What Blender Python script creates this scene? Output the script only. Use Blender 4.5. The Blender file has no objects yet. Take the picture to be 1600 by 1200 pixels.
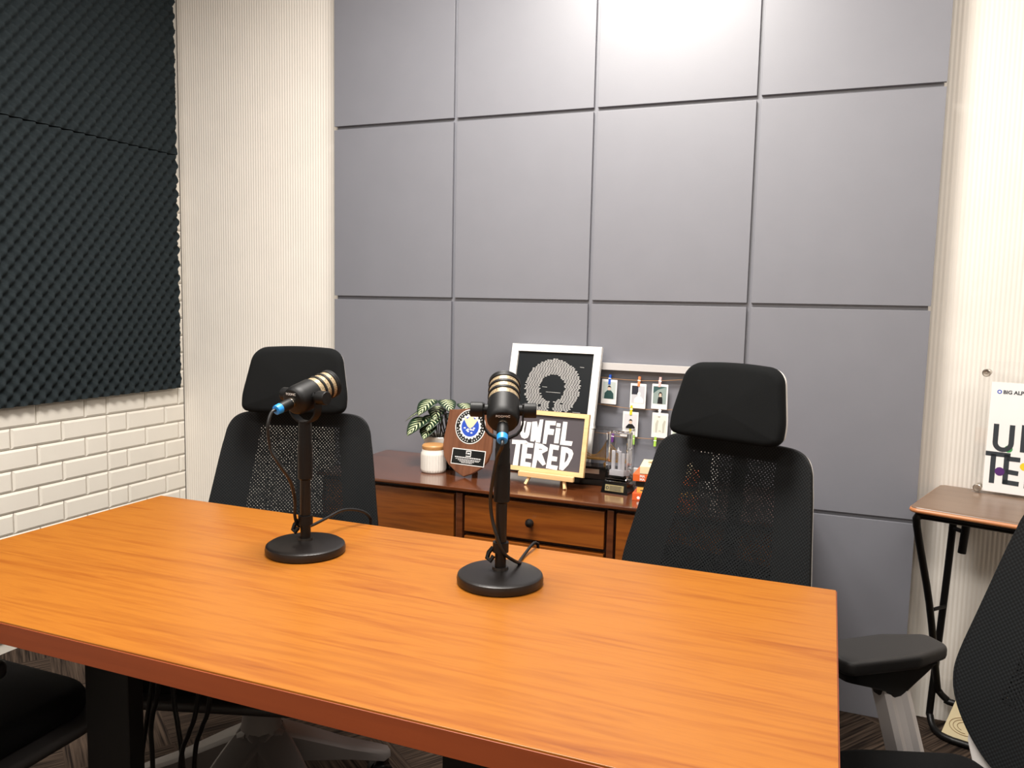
import bpy, bmesh, math, random
from mathutils import Vector, Matrix, Euler
random.seed(7)
PI = math.pi
scene = bpy.context.scene
COL = scene.collection

# ------------------------------------------------------------------ camera
def cam_axes(yaw, pitch, roll):
    fwd = Vector((-math.sin(yaw)*math.cos(pitch), math.cos(yaw)*math.cos(pitch), -math.sin(pitch)))
    right = Vector((math.cos(yaw), math.sin(yaw), 0)); up = right.cross(fwd)
    return math.cos(roll)*right + math.sin(roll)*up, -math.sin(roll)*right + math.cos(roll)*up, fwd
r_, u_, f_ = cam_axes(0.3783, 0.0995, 0.0210)
camd = bpy.data.cameras.new('camera'); cam = bpy.data.objects.new('camera', camd); COL.objects.link(cam)
camd.sensor_width = 36; camd.lens = 36*1244.44/1600; camd.clip_start = 0.02; camd.clip_end = 60
cam.matrix_world = Matrix(((r_.x, u_.x, -f_.x, 2.4415), (r_.y, u_.y, -f_.y, -2.4788), (r_.z, u_.z, -f_.z, 1.1863), (0, 0, 0, 1)))
scene.camera = cam
# ------------------------------------------------------------------ world, lights, exposure
w = bpy.data.worlds.new('world'); scene.world = w; w.use_nodes = True
w.node_tree.nodes['Background'].inputs[0].default_value = (1, 0.95, 0.9, 1)
w.node_tree.nodes['Background'].inputs[1].default_value = 0.02
def area(name, loc, sx, sy, watts, col=(1, 0.95, 0.89)):
    d = bpy.data.lights.new(name, 'AREA'); d.shape = 'RECTANGLE'; d.size = sx; d.size_y = sy; d.energy = watts; d.color = col
    o = bpy.data.objects.new(name, d); COL.objects.link(o); o.location = loc
    return o
area('ceiling_or_fill_lamp', (1.72, -1.10, 2.66), 0.8, 0.6, 44)
area('ceiling_or_fill_lamp', (3.7, -1.1, 2.66), 1.2, 0.6, 14)
area('ceiling_or_fill_lamp', (2.2, -3.3, 2.66), 1.2, 0.6, 26)
area('ceiling_or_fill_lamp', (0.75, -2.3, 2.66), 0.6, 0.6, 14)  # added fill that brightens the left wall, no fixture known there
vs = scene.view_settings
vs.view_transform = 'Standard'; vs.look = 'None'; vs.gamma = 1; vs.use_curve_mapping = False
vs.exposure = 0.9

# ------------------------------------------------------------------ materials
def lin(c):
    return tuple((x/255/12.92 if x/255 <= 0.04045 else ((x/255+0.055)/1.055)**2.4) for x in c) + (1,)
def mat(name, rgb, rough=0.5, metal=0.0, spec=0.5, bump=None, coat=0.0):
    m = bpy.data.materials.new(name); m.use_nodes = True
    b = m.node_tree.nodes['Principled BSDF']
    b.inputs['Base Color'].default_value = lin(rgb); b.inputs['Roughness'].default_value = rough
    b.inputs['Metallic'].default_value = metal; b.inputs['Specular IOR Level'].default_value = spec
    b.inputs['Coat Weight'].default_value = coat
    nt = m.node_tree
    tc = nt.nodes.new('ShaderNodeTexCoord')
    # gentle colour variation so that nothing is perfectly flat
    nz = nt.nodes.new('ShaderNodeTexNoise'); nz.inputs['Scale'].default_value = 9; nz.inputs['Detail'].default_value = 4
    mx = nt.nodes.new('ShaderNodeMix'); mx.data_type = 'RGBA'; mx.blend_type = 'MULTIPLY'
    mx.inputs[0].default_value = 0.10
    mx.inputs[6].default_value = lin(rgb)
    nt.links.new(tc.outputs['Object'], nz.inputs['Vector']); nt.links.new(nz.outputs['Fac'], mx.inputs[7])
    nt.links.new(mx.outputs[2], b.inputs['Base Color'])
    if bump:
        n2 = nt.nodes.new('ShaderNodeTexNoise'); n2.inputs['Scale'].default_value = bump[0]; n2.inputs['Detail'].default_value = 3
        bp = nt.nodes.new('ShaderNodeBump'); bp.inputs['Strength'].default_value = bump[1]; bp.inputs['Distance'].default_value = 0.002
        nt.links.new(tc.outputs['Object'], n2.inputs['Vector']); nt.links.new(n2.outputs['Fac'], bp.inputs['Height'])
        nt.links.new(bp.outputs['Normal'], b.inputs['Normal'])
    return m
def wood(name, stops, scale, rough=0.35, axis='x', dist=1.2, coat=0.0, spec=0.5):
    m = bpy.data.materials.new(name); m.use_nodes = True; nt = m.node_tree
    b = nt.nodes['Principled BSDF']; b.inputs['Roughness'].default_value = rough
    b.inputs['Coat Weight'].default_value = coat; b.inputs['Coat Roughness'].default_value = 0.12
    b.inputs['Specular IOR Level'].default_value = spec
    tc = nt.nodes.new('ShaderNodeTexCoord'); mp = nt.nodes.new('ShaderNodeMapping')
    s = {'x': (0.07, 1, 1), 'y': (1, 0.07, 1), 'z': (1, 1, 0.07)}[axis]
    mp.inputs['Scale'].default_value = tuple(v*scale for v in s)
    nt.links.new(tc.outputs['Object'], mp.inputs['Vector'])
    nz = nt.nodes.new('ShaderNodeTexNoise'); nz.inputs['Scale'].default_value = 1; nz.inputs['Detail'].default_value = 7
    nz.inputs['Roughness'].default_value = 0.62; nz.inputs['Distortion'].default_value = dist
    n2 = nt.nodes.new('ShaderNodeTexNoise'); n2.inputs['Scale'].default_value = 5.5; n2.inputs['Detail'].default_value = 3
    nt.links.new(mp.outputs[0], nz.inputs['Vector']); nt.links.new(mp.outputs[0], n2.inputs['Vector'])
    ad = nt.nodes.new('ShaderNodeMath'); ad.operation = 'MULTIPLY_ADD'; ad.inputs[1].default_value = 0.35
    nt.links.new(n2.outputs['Fac'], ad.inputs[0]); nt.links.new(nz.outputs['Fac'], ad.inputs[2])
    cr = nt.nodes.new('ShaderNodeValToRGB')
    el = cr.color_ramp.elements
    while len(el) < len(stops): el.new(0.5)
    for e, (p, c) in zip(el, stops): e.position = p; e.color = lin(c)
    nt.links.new(ad.outputs[0], cr.inputs[0]); nt.links.new(cr.outputs[0], b.inputs['Base Color'])
    return m
def glass_mat(name, rough=0.0, tint=(255, 255, 255)):
    m = bpy.data.materials.new(name); m.use_nodes = True; b = m.node_tree.nodes['Principled BSDF']
    b.inputs['Base Color'].default_value = lin(tint); b.inputs['Roughness'].default_value = rough
    b.inputs['Transmission Weight'].default_value = 1.0; b.inputs['IOR'].default_value = 1.47
    return m

M = {}
M['panel'] = mat('painted panel grey', (124, 125, 133), 0.43, spec=1.0, bump=(260, 0.05))
M['flute'] = mat('ivory corrugated board', (242, 236, 227), 0.45, spec=0.3)
M['brick'] = mat('white foam brick', (236, 230, 219), 0.55, bump=(60, 0.06), spec=0.3)
M['wall'] = mat('off white wall paint', (225, 217, 206), 0.7)
M['ceil'] = mat('ceiling white', (225, 222, 216), 0.8)
M['foam'] = mat('charcoal acoustic foam', (38, 45, 48), 0.9, spec=0.15, bump=(300, 0.3))
M['table'] = wood('orange laminate wood', [(0.34, (120, 60, 16)), (0.50, (144, 81, 23)), (0.68, (160, 98, 31)), (0.95, (136, 74, 21))], 22, 0.36, 'x', 1.0, spec=0.4)
M['table_edge'] = wood('shaded laminate edge', [(0.3, (126, 56, 25)), (0.8, (146, 68, 31))], 14, 0.5, 'x')  # same laminate as the top, colour darkened to stand for edge shade
M['cred'] = wood('reddish teak', [(0.3, (52, 24, 13)), (0.5, (82, 41, 21)), (0.7, (104, 56, 28)), (0.95, (66, 31, 16))], 16, 0.2, 'x', 1.5, coat=0.9)
M['cred_front'] = wood('teak drawer front', [(0.3, (70, 30, 10)), (0.5, (116, 58, 18)), (0.7, (142, 78, 26)), (0.95, (80, 36, 12))], 15, 0.3, 'x', 2.2, coat=0.3)
M['dark_wood'] = wood('dark cabinet carcass', [(0.3, (36, 18, 11)), (0.8, (58, 29, 17))], 20, 0.4, 'x')
M['plaque'] = wood('walnut shield', [(0.3, (70, 40, 27)), (0.5, (104, 64, 44)), (0.8, (124, 80, 56))], 60, 0.35, 'z', 0.4)
M['pine'] = wood('pale pine', [(0.3, (214, 168, 112)), (0.6, (236, 200, 146)), (0.9, (224, 182, 126))], 50, 0.5, 'x', 0.5)
M['lid'] = wood('acacia lid', [(0.3, (150, 98, 52)), (0.6, (196, 146, 90)), (0.9, (170, 118, 66))], 70, 0.45, 'x', 0.8)
M['traywood'] = wood('brown tray wood', [(0.3, (92, 72, 58)), (0.6, (118, 95, 78)), (0.9, (104, 82, 66))], 30, 0.32, 'x', 0.6)
M['trayedge'] = wood('tray edge wood', [(0.3, (160, 96, 56)), (0.8, (196, 130, 84))], 30, 0.35, 'x', 0.6)
M['black'] = mat('black powder coat', (10, 9, 9), 0.42, spec=0.35, bump=(900, 0.1))
M['blackbase'] = mat('dark bronze black cast base', (19, 14, 12), 0.36, spec=0.5, bump=(700, 0.12))
M['blackplastic'] = mat('black plastic', (9, 9, 10), 0.5, spec=0.3)
M['armpad'] = mat('soft black arm pad', (20, 18, 18), 0.55, bump=(500, 0.1))
M['cable'] = mat('black rubber cable', (8, 7, 7), 0.45)
M['seat'] = mat('black seat fabric', (7, 7, 8), 0.95, spec=0.2, bump=(900, 0.4))
M['head'] = mat('black headrest fabric', (7, 9, 10), 0.9, spec=0.2, bump=(1200, 0.3))
M['shell'] = mat('light grey plastic', (206, 202, 198), 0.45)
M['alu'] = mat('satin aluminium', (198, 193, 192), 0.42, metal=0.2)
M['darkshell'] = mat('dark grey seat shell', (44, 41, 40), 0.5)
M['baseshaded'] = mat('shade darkened base metal', (112, 106, 104), 0.45, metal=0.2)  # base metal with the shade under the table put into its colour
M['steel'] = mat('brushed steel', (206, 198, 188), 0.3, metal=1.0)
M['chrome'] = mat('nickel', (200, 190, 175), 0.25, metal=1.0)
M['blue'] = mat('cyan blue plastic', (32, 140, 226), 0.4)
M['white'] = mat('white satin paint', (240, 238, 234), 0.4)
M['paper'] = mat('white paper', (242, 240, 238), 0.6)
M['ceramic'] = mat('white ceramic', (238, 234, 226), 0.22)
M['artblack'] = mat('art black card', (14, 19, 23), 0.5, spec=0.25)
M['chalk'] = mat('dark grey chalkboard', (78, 72, 76), 0.7)
M['lettering'] = mat('white letter paint', (245, 243, 240), 0.6)
M['ink'] = mat('charcoal ink', (46, 52, 58), 0.6)
M['dash'] = mat('pale grey print', (205, 203, 200), 0.6)
M['plate'] = mat('black engraved plate', (22, 24, 24), 0.3)
M['gold'] = mat('gold metal', (214, 170, 96), 0.32, metal=0.8)
M['goldplate'] = mat('brass name plate', (190, 176, 130), 0.35, metal=0.6)
M['sealblue'] = mat('seal blue', (44, 82, 190), 0.5)
M['cream'] = mat('cream card', (238, 222, 180), 0.6)
M['sketch'] = mat('brown pencil line', (150, 120, 80), 0.8)
M['leaf'] = None
M['glossblack'] = mat('gloss black', (14, 13, 13), 0.12)
M['frost'] = mat('frosted crystal', (222, 222, 228), 0.6)
M['acrylic'] = glass_mat('clear acrylic', 0.0)
M['crystal'] = glass_mat('clear crystal', 0.01)
M['twine'] = mat('jute twine', (168, 128, 92), 0.9)
M['soil'] = mat('potting soil', (40, 30, 24), 0.95)

def leaf_mat():
    m = bpy.data.materials.new('striped green leaf'); m.use_nodes = True; nt = m.node_tree; b = nt.nodes['Principled BSDF']
    b.inputs['Roughness'].default_value = 0.35
    uv = nt.nodes.new('ShaderNodeUVMap'); sp = nt.nodes.new('ShaderNodeSeparateXYZ'); nt.links.new(uv.outputs[0], sp.inputs[0])
    ab = nt.nodes.new('ShaderNodeMath'); ab.operation = 'ABSOLUTE'; nt.links.new(sp.outputs[0], ab.inputs[0])
    # veins curve away from the midrib:  sin(v*k - |u|*j)
    m1 = nt.nodes.new('ShaderNodeMath'); m1.operation = 'MULTIPLY'; m1.inputs[1].default_value = 40; nt.links.new(sp.outputs[1], m1.inputs[0])
    m2 = nt.nodes.new('ShaderNodeMath'); m2.operation = 'MULTIPLY_ADD'; m2.inputs[1].default_value = -14; nt.links.new(ab.outputs[0], m2.inputs[0]); nt.links.new(m1.outputs[0], m2.inputs[2])
    sn = nt.nodes.new('ShaderNodeMath'); sn.operation = 'SINE'; nt.links.new(m2.outputs[0], sn.inputs[0])
    rim = nt.nodes.new('ShaderNodeMath'); rim.operation = 'MULTIPLY_ADD'; rim.inputs[1].default_value = -1.3; rim.inputs[2].default_value = 0.35
    nt.links.new(ab.outputs[0], rim.inputs[0])
    sm = nt.nodes.new('ShaderNodeMath'); sm.operation = 'ADD'; nt.links.new(sn.outputs[0], sm.inputs[0]); nt.links.new(rim.outputs[0], sm.inputs[1])
    cr = nt.nodes.new('ShaderNodeValToRGB'); cr.color_ramp.elements[0].position = 0.3; cr.color_ramp.elements[0].color = lin((20, 44, 24))
    cr.color_ramp.elements[1].position = 0.55; cr.color_ramp.elements[1].color = lin((214, 222, 176))
    nt.links.new(sm.outputs[0], cr.inputs[0]); nt.links.new(cr.outputs[0], b.inputs['Base Color'])
    return m
M['leaf'] = leaf_mat()

def weave_mat():
    """black mesh upholstery: fine weave everywhere, an open weave with real holes in the middle zone"""
    m = bpy.data.materials.new('black mesh weave'); m.use_nodes = True; nt = m.node_tree; b = nt.nodes['Principled BSDF']
    b.inputs['Roughness'].default_value = 0.85; b.inputs['Specular IOR Level'].default_value = 0.25
    N = lambda op, a=None, c=None, d=None: _math(nt, op, a, c, d)
    uv = nt.nodes.new('ShaderNodeUVMap'); sp = nt.nodes.new('ShaderNodeSeparateXYZ'); nt.links.new(uv.outputs[0], sp.inputs[0])
    U, V = sp.outputs[0], sp.outputs[1]
    def lattice(p):
        a = N('SINE', N('MULTIPLY', U, 2*PI/p)); c = N('SINE', N('MULTIPLY', V, 2*PI/p)); return N('MULTIPLY', a, c)
    fine = lattice(0.0075)
    cr = nt.nodes.new('ShaderNodeValToRGB'); cr.color_ramp.elements[0].position = 0.35; cr.color_ramp.elements[0].color = lin((6, 7, 8))
    cr.color_ramp.elements[1].position = 0.75; cr.color_ramp.elements[1].color = lin((26, 29, 31))
    nt.links.new(N('MULTIPLY_ADD', fine, 0.5, 0.5), cr.inputs[0]); nt.links.new(cr.outputs[0], b.inputs['Base Color'])
    nz = nt.nodes.new('ShaderNodeTexNoise'); nz.inputs['Scale'].default_value = 330; nz.inputs['Detail'].default_value = 0
    nt.links.new(uv.outputs[0], nz.inputs['Vector'])
    hole = N('GREATER_THAN', N('ADD', N('MULTIPLY', lattice(0.0085), 0.75), N('MULTIPLY_ADD', nz.outputs['Fac'], 1.0, -0.5)), 0.47)
    # zone: |u| < 0.105 + 0.12*(0.86-v) , 0.50 < v < 0.862
    lim = N('MULTIPLY_ADD', V, -0.12, 0.205)
    zu = N('LESS_THAN', N('ABSOLUTE', U), lim)
    zone = N('MULTIPLY', N('MULTIPLY', zu, N('LESS_THAN', V, 0.868)), N('GREATER_THAN', V, 0.575))
    fac = N('MULTIPLY', hole, zone)
    tr = nt.nodes.new('ShaderNodeBsdfTransparent'); mix = nt.nodes.new('ShaderNodeMixShader')
    nt.links.new(fac, mix.inputs[0]); nt.links.new(b.outputs[0], mix.inputs[1]); nt.links.new(tr.outputs[0], mix.inputs[2])
    nt.links.new(mix.outputs[0], nt.nodes['Material Output'].inputs['Surface'])
    return m
def _math(nt, op, a=None, b=None, c=None):
    n = nt.nodes.new('ShaderNodeMath'); n.operation = op
    for i, v in enumerate((a, b, c)):
        if v is None: continue
        if isinstance(v, (int, float)): n.inputs[i].default_value = v
        else: nt.links.new(v, n.inputs[i])
    return n.outputs[0]
M['weave'] = weave_mat()

def carpet_mat():
    m = bpy.data.materials.new('carpet tile'); m.use_nodes = True; nt = m.node_tree; b = nt.nodes['Principled BSDF']
    b.inputs['Roughness'].default_value = 0.95; b.inputs['Specular IOR Level'].default_value = 0.1
    tc = nt.nodes.new('ShaderNodeTexCoord')
    mp = nt.nodes.new('ShaderNodeMapping'); mp.inputs['Rotation'].default_value = (0, 0, 0.62); nt.links.new(tc.outputs['Object'], mp.inputs[0])
    ck = nt.nodes.new('ShaderNodeTexChecker'); ck.inputs['Scale'].default_value = 4.0; nt.links.new(mp.outputs[0], ck.inputs['Vector'])
    def stripes(sc):
        q = nt.nodes.new('ShaderNodeMapping'); q.inputs['Scale'].default_value = sc; nt.links.new(mp.outputs[0], q.inputs[0])
        n = nt.nodes.new('ShaderNodeTexNoise'); n.inputs['Scale'].default_value = 1; n.inputs['Detail'].default_value = 3; nt.links.new(q.outputs[0], n.inputs['Vector']); return n.outputs['Fac']
    mx = nt.nodes.new('ShaderNodeMix'); mx.data_type = 'FLOAT'
    nt.links.new(ck.outputs['Fac'], mx.inputs[0]); nt.links.new(stripes((4, 150, 1)), mx.inputs[2]); nt.links.new(stripes((150, 4, 1)), mx.inputs[3])
    cr = nt.nodes.new('ShaderNodeValToRGB'); e = cr.color_ramp.elements
    e[0].position = 0.36; e[0].color = lin((26, 20, 17)); e[1].position = 0.68; e[1].color = lin((78, 65, 55))
    nt.links.new(mx.outputs[0], cr.inputs[0]); nt.links.new(cr.outputs[0], b.inputs['Base Color'])
    return m
M['carpet'] = carpet_mat()
def grille_mat():
    m = bpy.data.materials.new('gold mesh grille'); m.use_nodes = True; nt = m.node_tree; b = nt.nodes['Principled BSDF']
    b.inputs['Roughness'].default_value = 0.4; b.inputs['Metallic'].default_value = 0.3
    tc = nt.nodes.new('ShaderNodeTexCoord'); v = nt.nodes.new('ShaderNodeTexVoronoi'); v.inputs['Scale'].default_value = 520
    nt.links.new(tc.outputs['Object'], v.inputs['Vector'])
    cr = nt.nodes.new('ShaderNodeValToRGB'); cr.color_ramp.elements[0].position = 0.25; cr.color_ramp.elements[0].color = lin((62, 52, 40))
    cr.color_ramp.elements[1].position = 0.5; cr.color_ramp.elements[1].color = lin((176, 156, 124))
    nt.links.new(v.outputs['Distance'], cr.inputs[0]); nt.links.new(cr.outputs[0], b.inputs['Base Color'])
    return m
M['grille'] = grille_mat()

# ------------------------------------------------------------------ mesh helpers
class MB:
    def __init__(s): s.bm = bmesh.new(); s.uv = s.bm.loops.layers.uv.new('UVMap')
    def _add(s, verts, faces, uvs=None):
        vs = [s.bm.verts.new(v) for v in verts]
        for f in faces:
            try: fc = s.bm.faces.new([vs[i] for i in f])
            except ValueError: continue
            if uvs:
                for l, i in zip(fc.loops, f): l[s.uv].uv = uvs[i]
        return vs
    def box(s, c, d, rot=None, bev=0.0, seg=2):
        b = bmesh.new(); bmesh.ops.create_cube(b, size=1)
        for v in b.verts: v.co = Vector((v.co.x*d[0], v.co.y*d[1], v.co.z*d[2]))
        if bev: bmesh.ops.bevel(b, geom=list(b.edges), offset=bev, segments=seg, profile=0.5, affect='EDGES')
        R = (rot if isinstance(rot, Matrix) else Euler(rot).to_matrix()) if rot is not None else Matrix.Identity(3)
        b.verts.index_update()
        s._add([R @ v.co + Vector(c) for v in b.verts], [[v.index for v in f.verts] for f in b.faces]); b.free(); return s
    def ring_loft(s, rings, caps=True, uvrings=None):
        n = len(rings[0]); vv = [p for r in rings for p in r]; fs = []
        for k in range(len(rings)-1):
            for i in range(n):
                j = (i+1) % n; fs.append((k*n+i, k*n+j, (k+1)*n+j, (k+1)*n+i))
        if caps: fs.append(tuple(range(n-1, -1, -1))); fs.append(tuple((len(rings)-1)*n+i for i in range(n)))
        s._add(vv, fs, [q for r in uvrings for q in r] if uvrings else None); return s
    def lathe(s, prof, seg=40, mtx=None):
        """profile of (radius, z) about local z"""
        mtx = mtx or Matrix.Identity(4)
        rings = [[mtx @ Vector((r*math.cos(2*PI*i/seg), r*math.sin(2*PI*i/seg), z)) for i in range(seg)] for r, z in prof]
        return s.ring_loft(rings)
    def cyl(s, a, b, r, r2=None, seg=20):
        a = Vector(a); b = Vector(b); r2 = r if r2 is None else r2; q = (b-a).to_track_quat('Z', 'Y').to_matrix()
        rings = [[p + q @ Vector((rr*math.cos(2*PI*i/seg), rr*math.sin(2*PI*i/seg), 0)) for i in range(seg)] for p, rr in ((a, r), (b, r2))]
        return s.ring_loft(rings)
    def tube(s, pts, r, seg=10, closed=False, flat=1.0):
        P = [Vector(p) for p in pts]; n = len(P); rings = []; prev = None
        for i in range(n):
            if closed: t = (P[(i+1) % n]-P[i-1]).normalized()
            else: t = (P[min(i+1, n-1)]-P[max(i-1, 0)]).normalized()
            if prev is None:
                ref = Vector((0, 0, 1)) if abs(t.z) < 0.9 else Vector((1, 0, 0)); nrm = t.cross(ref).normalized()
            else: nrm = (prev - t*prev.dot(t)).normalized()
            prev = nrm; bn = t.cross(nrm)
            rr = r[i] if isinstance(r, (list, tuple)) else r
            rings.append([P[i] + nrm*rr*math.cos(2*PI*k/seg) + bn*rr*flat*math.sin(2*PI*k/seg) for k in range(seg)])
        if closed: rings.append(rings[0]); return s.ring_loft(rings, caps=False)
        return s.ring_loft(rings)
    def slab(s, outline, T, r=0.003, warp=None, rseg=3, dome=0.0, back_dome=0.0):
        """closed outline in (a,b), extruded 0..T along d with rounded rims; warp(a,b,d) places it"""
        warp = warp or (lambda a, b, d: Vector((a, b, d)))
        n = len(outline); area2 = sum(outline[i][0]*outline[(i+1) % n][1]-outline[(i+1) % n][0]*outline[i][1] for i in range(n))
        if area2 < 0: outline = outline[::-1]
        cx = sum(p[0] for p in outline)/n; cy = sum(p[1] for p in outline)/n
        nr = []
        for i in range(n):
            d = Vector((outline[(i+1) % n][0]-outline[i-1][0], outline[(i+1) % n][1]-outline[i-1][1])).normalized(); nr.append((d.y, -d.x))
        ins = lambda k: [(outline[i][0]-nr[i][0]*k, outline[i][1]-nr[i][1]*k) for i in range(n)]
        sc = lambda pts, f: [(cx+(p[0]-cx)*f, cy+(p[1]-cy)*f) for p in pts]
        L = []
        base = ins(r); cs = (0.02, 0.3, 0.6, 0.85)
        for f in cs: L.append((sc(base, f), -back_dome*(1-f*f)))
        for k in range(rseg+1):
            t = PI/2*k/rseg; L.append((ins(r*(1-math.sin(t))), r*(1-math.cos(t))))
        for k in range(rseg+1):
            t = PI/2*k/rseg; L.append((ins(r*(1-math.cos(t))), T-r+r*math.sin(t)))
        for f in reversed(cs): L.append((sc(base, f), T+dome*(1-f*f)))
        rings = [[warp(p[0], p[1], d) for p in pts] for pts, d in L]
        return s.ring_loft(rings, caps=True, uvrings=[[p for p in pts] for pts, d in L])
    def poly(s, pts, d0, d1, warp=None, holes=()):
        """extruded polygon, optionally with holes (triangulated)"""
        warp = warp or (lambda a, b, d: Vector((a, b, d)))
        from mathutils.geometry import tessellate_polygon
        loops = [list(pts)]+[list(h) for h in holes]
        flat = [p for l in loops for p in l]; n = len(flat)
        tris = [tuple(range(n))] if (n <= 4 and not holes) else tessellate_polygon([[Vector((p[0], p[1], 0)) for p in l] for l in loops])
        vv = [warp(p[0], p[1], d1) for p in flat]+[warp(p[0], p[1], d0) for p in flat]
        fs = [tuple(t) for t in tris]+[tuple(i+n for i in reversed(t)) for t in tris]
        o = 0
        for l in loops:
            m = len(l)
            for i in range(m): fs.append((o+i, o+(i+1) % m, o+(i+1) % m+n, o+i+n))
            o += m
        s._add(vv, fs, [p for p in flat]*2); return s
    def grid(s, fn, nu, nv, uvfn=None):
        vv = [fn(i/nu, j/nv) for j in range(nv+1) for i in range(nu+1)]
        fs = [(j*(nu+1)+i, j*(nu+1)+i+1, (j+1)*(nu+1)+i+1, (j+1)*(nu+1)+i) for j in range(nv) for i in range(nu)]
        uv = [uvfn(i/nu, j/nv) for j in range(nv+1) for i in range(nu+1)] if uvfn else None
        s._add(vv, fs, uv); return s
    def text(s, body, size, warp, depth=0.0006, align='CENTER', bold=0.0):
        cu = bpy.data.curves.new('t', 'FONT'); cu.body = body; cu.size = size; cu.align_x = align; cu.align_y = 'CENTER'; cu.offset = bold; cu.extrude = depth/2
        ob = bpy.data.objects.new('t', cu); COL.objects.link(ob)
        dg = bpy.context.evaluated_depsgraph_get(); me = ob.evaluated_get(dg).to_mesh()
        s._add([warp(v.co.x, v.co.y, v.co.z+depth/2) for v in me.vertices], [tuple(p.vertices) for p in me.polygons])
        ob.evaluated_get(dg).to_mesh_clear(); bpy.data.objects.remove(ob); bpy.data.curves.remove(cu); return s
    def build(s, name, m, parent=None, smooth=35, loc=None):
        bmesh.ops.recalc_face_normals(s.bm, faces=list(s.bm.faces))
        me = bpy.data.meshes.new(name); s.bm.to_mesh(me); s.bm.free(); me.materials.append(m)
        if smooth:
            for p in me.polygons: p.use_smooth = True
            me.set_sharp_from_angle(angle=math.radians(smooth))
        o = bpy.data.objects.new(name, me); COL.objects.link(o)
        if smooth:
            wn = o.modifiers.new('weighted normals', 'WEIGHTED_NORMAL'); wn.keep_sharp = True; wn.weight = 90
        if parent: o.parent = parent
        if loc: o.location = loc
        return o
def thing(name, label, cat, loc=(0, 0, 0), rot=(0, 0, 0), group=None):
    o = bpy.data.objects.new(name, None); COL.objects.link(o); o.location = loc; o.rotation_euler = rot; o.empty_display_size = 0.05
    return tag(o, label, cat, group)
def tag(o, label, cat, group=None):
    o['label'] = label; o['category'] = cat
    if group: o['group'] = group
    return o
def struct(o): o['kind'] = 'structure'; return o
def kids(o): return [c for c in bpy.data.objects if c.parent == o]
def copy_tree(o, parent=None):
    c = o.copy(); COL.objects.link(c)
    if parent: c.parent = parent
    for ch in kids(o): copy_tree(ch, c)
    return c
def round_poly(corners, seg=6):
    """corners: (x,y,r)"""
    out = []; n = len(corners)
    for i in range(n):
        p0 = Vector(corners[i-1][:2]); p = Vector(corners[i][:2]); p1 = Vector(corners[(i+1) % n][:2]); r = corners[i][2]
        a = (p0-p).normalized(); b = (p1-p).normalized(); ang = a.angle(b)
        if r <= 0 or abs(ang-PI) < 0.02: out.append((p.x, p.y)); continue
        t = min(r/math.tan(ang/2), (p0-p).length*0.48, (p1-p).length*0.48); rr = t*math.tan(ang/2)
        c = p+(a+b).normalized()*(rr/math.sin(ang/2)); s0 = p+a*t-c; s1 = p+b*t-c
        sw = s0.angle(s1)
        for k in range(seg+1):
            f = k/seg
            v = (s0*math.sin((1-f)*sw)+s1*math.sin(f*sw))/math.sin(sw); q = c+v; out.append((q.x, q.y))
    return out
def rrect(w, h, r, cx=0, cy=0, seg=6):
    return round_poly([(cx-w/2, cy-h/2, r), (cx+w/2, cy-h/2, r), (cx+w/2, cy+h/2, r), (cx-w/2, cy+h/2, r)], seg)
def spline(P, k=8):
    P = [Vector(p) for p in P]; out = []
    for i in range(len(P)-1):
        p0 = P[max(i-1, 0)]; p1 = P[i]; p2 = P[i+1]; p3 = P[min(i+2, len(P)-1)]
        for j in range(k):
            t = j/k; out.append(0.5*((2*p1)+(p2-p0)*t+(2*p0-5*p1+4*p2-p3)*t*t+(3*p1-p0-3*p2+p3)*t**3))
    return out+[P[-1]]
def disc(r, n=48, cx=0, cy=0): return [(cx+r*math.cos(2*PI*i/n), cy+r*math.sin(2*PI*i/n)) for i in range(n)]
def upright(yoff=0.0):
    """local (a right, b up, d toward the viewer) -> x, -y, z"""
    return lambda a, b, d: Vector((a, yoff-d, b))

# ------------------------------------------------------------------ the setting
XL, XR, YF, YW, ZC = -0.03, 4.9, -5.0, 0.068, 2.7
b = MB(); b.box(((XL+XR)/2, (YF+YW)/2, -0.03), (XR-XL+0.3, YW-YF+0.3, 0.06)); struct(b.build('floor', M['carpet'], smooth=0))
b = MB(); b.box(((XL+XR)/2, (YF+YW)/2, ZC+0.03), (XR-XL+0.3, YW-YF+0.3, 0.06)); struct(b.build('ceiling', M['ceil'], smooth=0))
b = MB(); b.box((XR+0.05, (YF+YW)/2, ZC/2), (0.1, YW-YF+0.2, ZC)); struct(b.build('wall_right', M['wall'], smooth=0))
b = MB(); b.box(((XL+XR)/2, YF-0.05, ZC/2), (XR-XL+0.2, 0.1, ZC)); struct(b.build('wall_front', M['wall'], smooth=0))
# back wall: vertical ribs, 11.5 mm apart
def fluted(z0, z1, y, amp=0.0012, pitch=0.0115):
    bb = MB(); n = int((XR-XL)/pitch); prof = []
    for i in range(n):
        for k in range(6):
            t = k/6; prof.append((XL+(i+t)*pitch, y-amp*(0.5+0.5*math.cos(2*PI*t))**0.7))
    prof.append((XR, y))
    vv = [(px, py, z0) for px, py in prof]+[(px, py, z1) for px, py in prof]; m = len(prof)
    fs = [(i, i+1, m+i+1, m+i) for i in range(m-1)]
    fs.append(tuple(range(m))+(2*m+1, 2*m)); vv += [(XL, y+0.1, z0), (XR, y+0.1, z0), (XL, y+0.1, z1), (XR, y+0.1, z1)]
    fs = fs[:-1]+[(2*m, 2*m+1, 2*m+3, 2*m+2)]
    bb._add(vv, fs); return bb
struct(fluted(0, ZC, YW).build('wall_back', M['flute'], smooth=50))
struct(fluted(0.0, 0.13, YW-0.003).build('baseboard_back', M['flute'], smooth=50))
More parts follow.
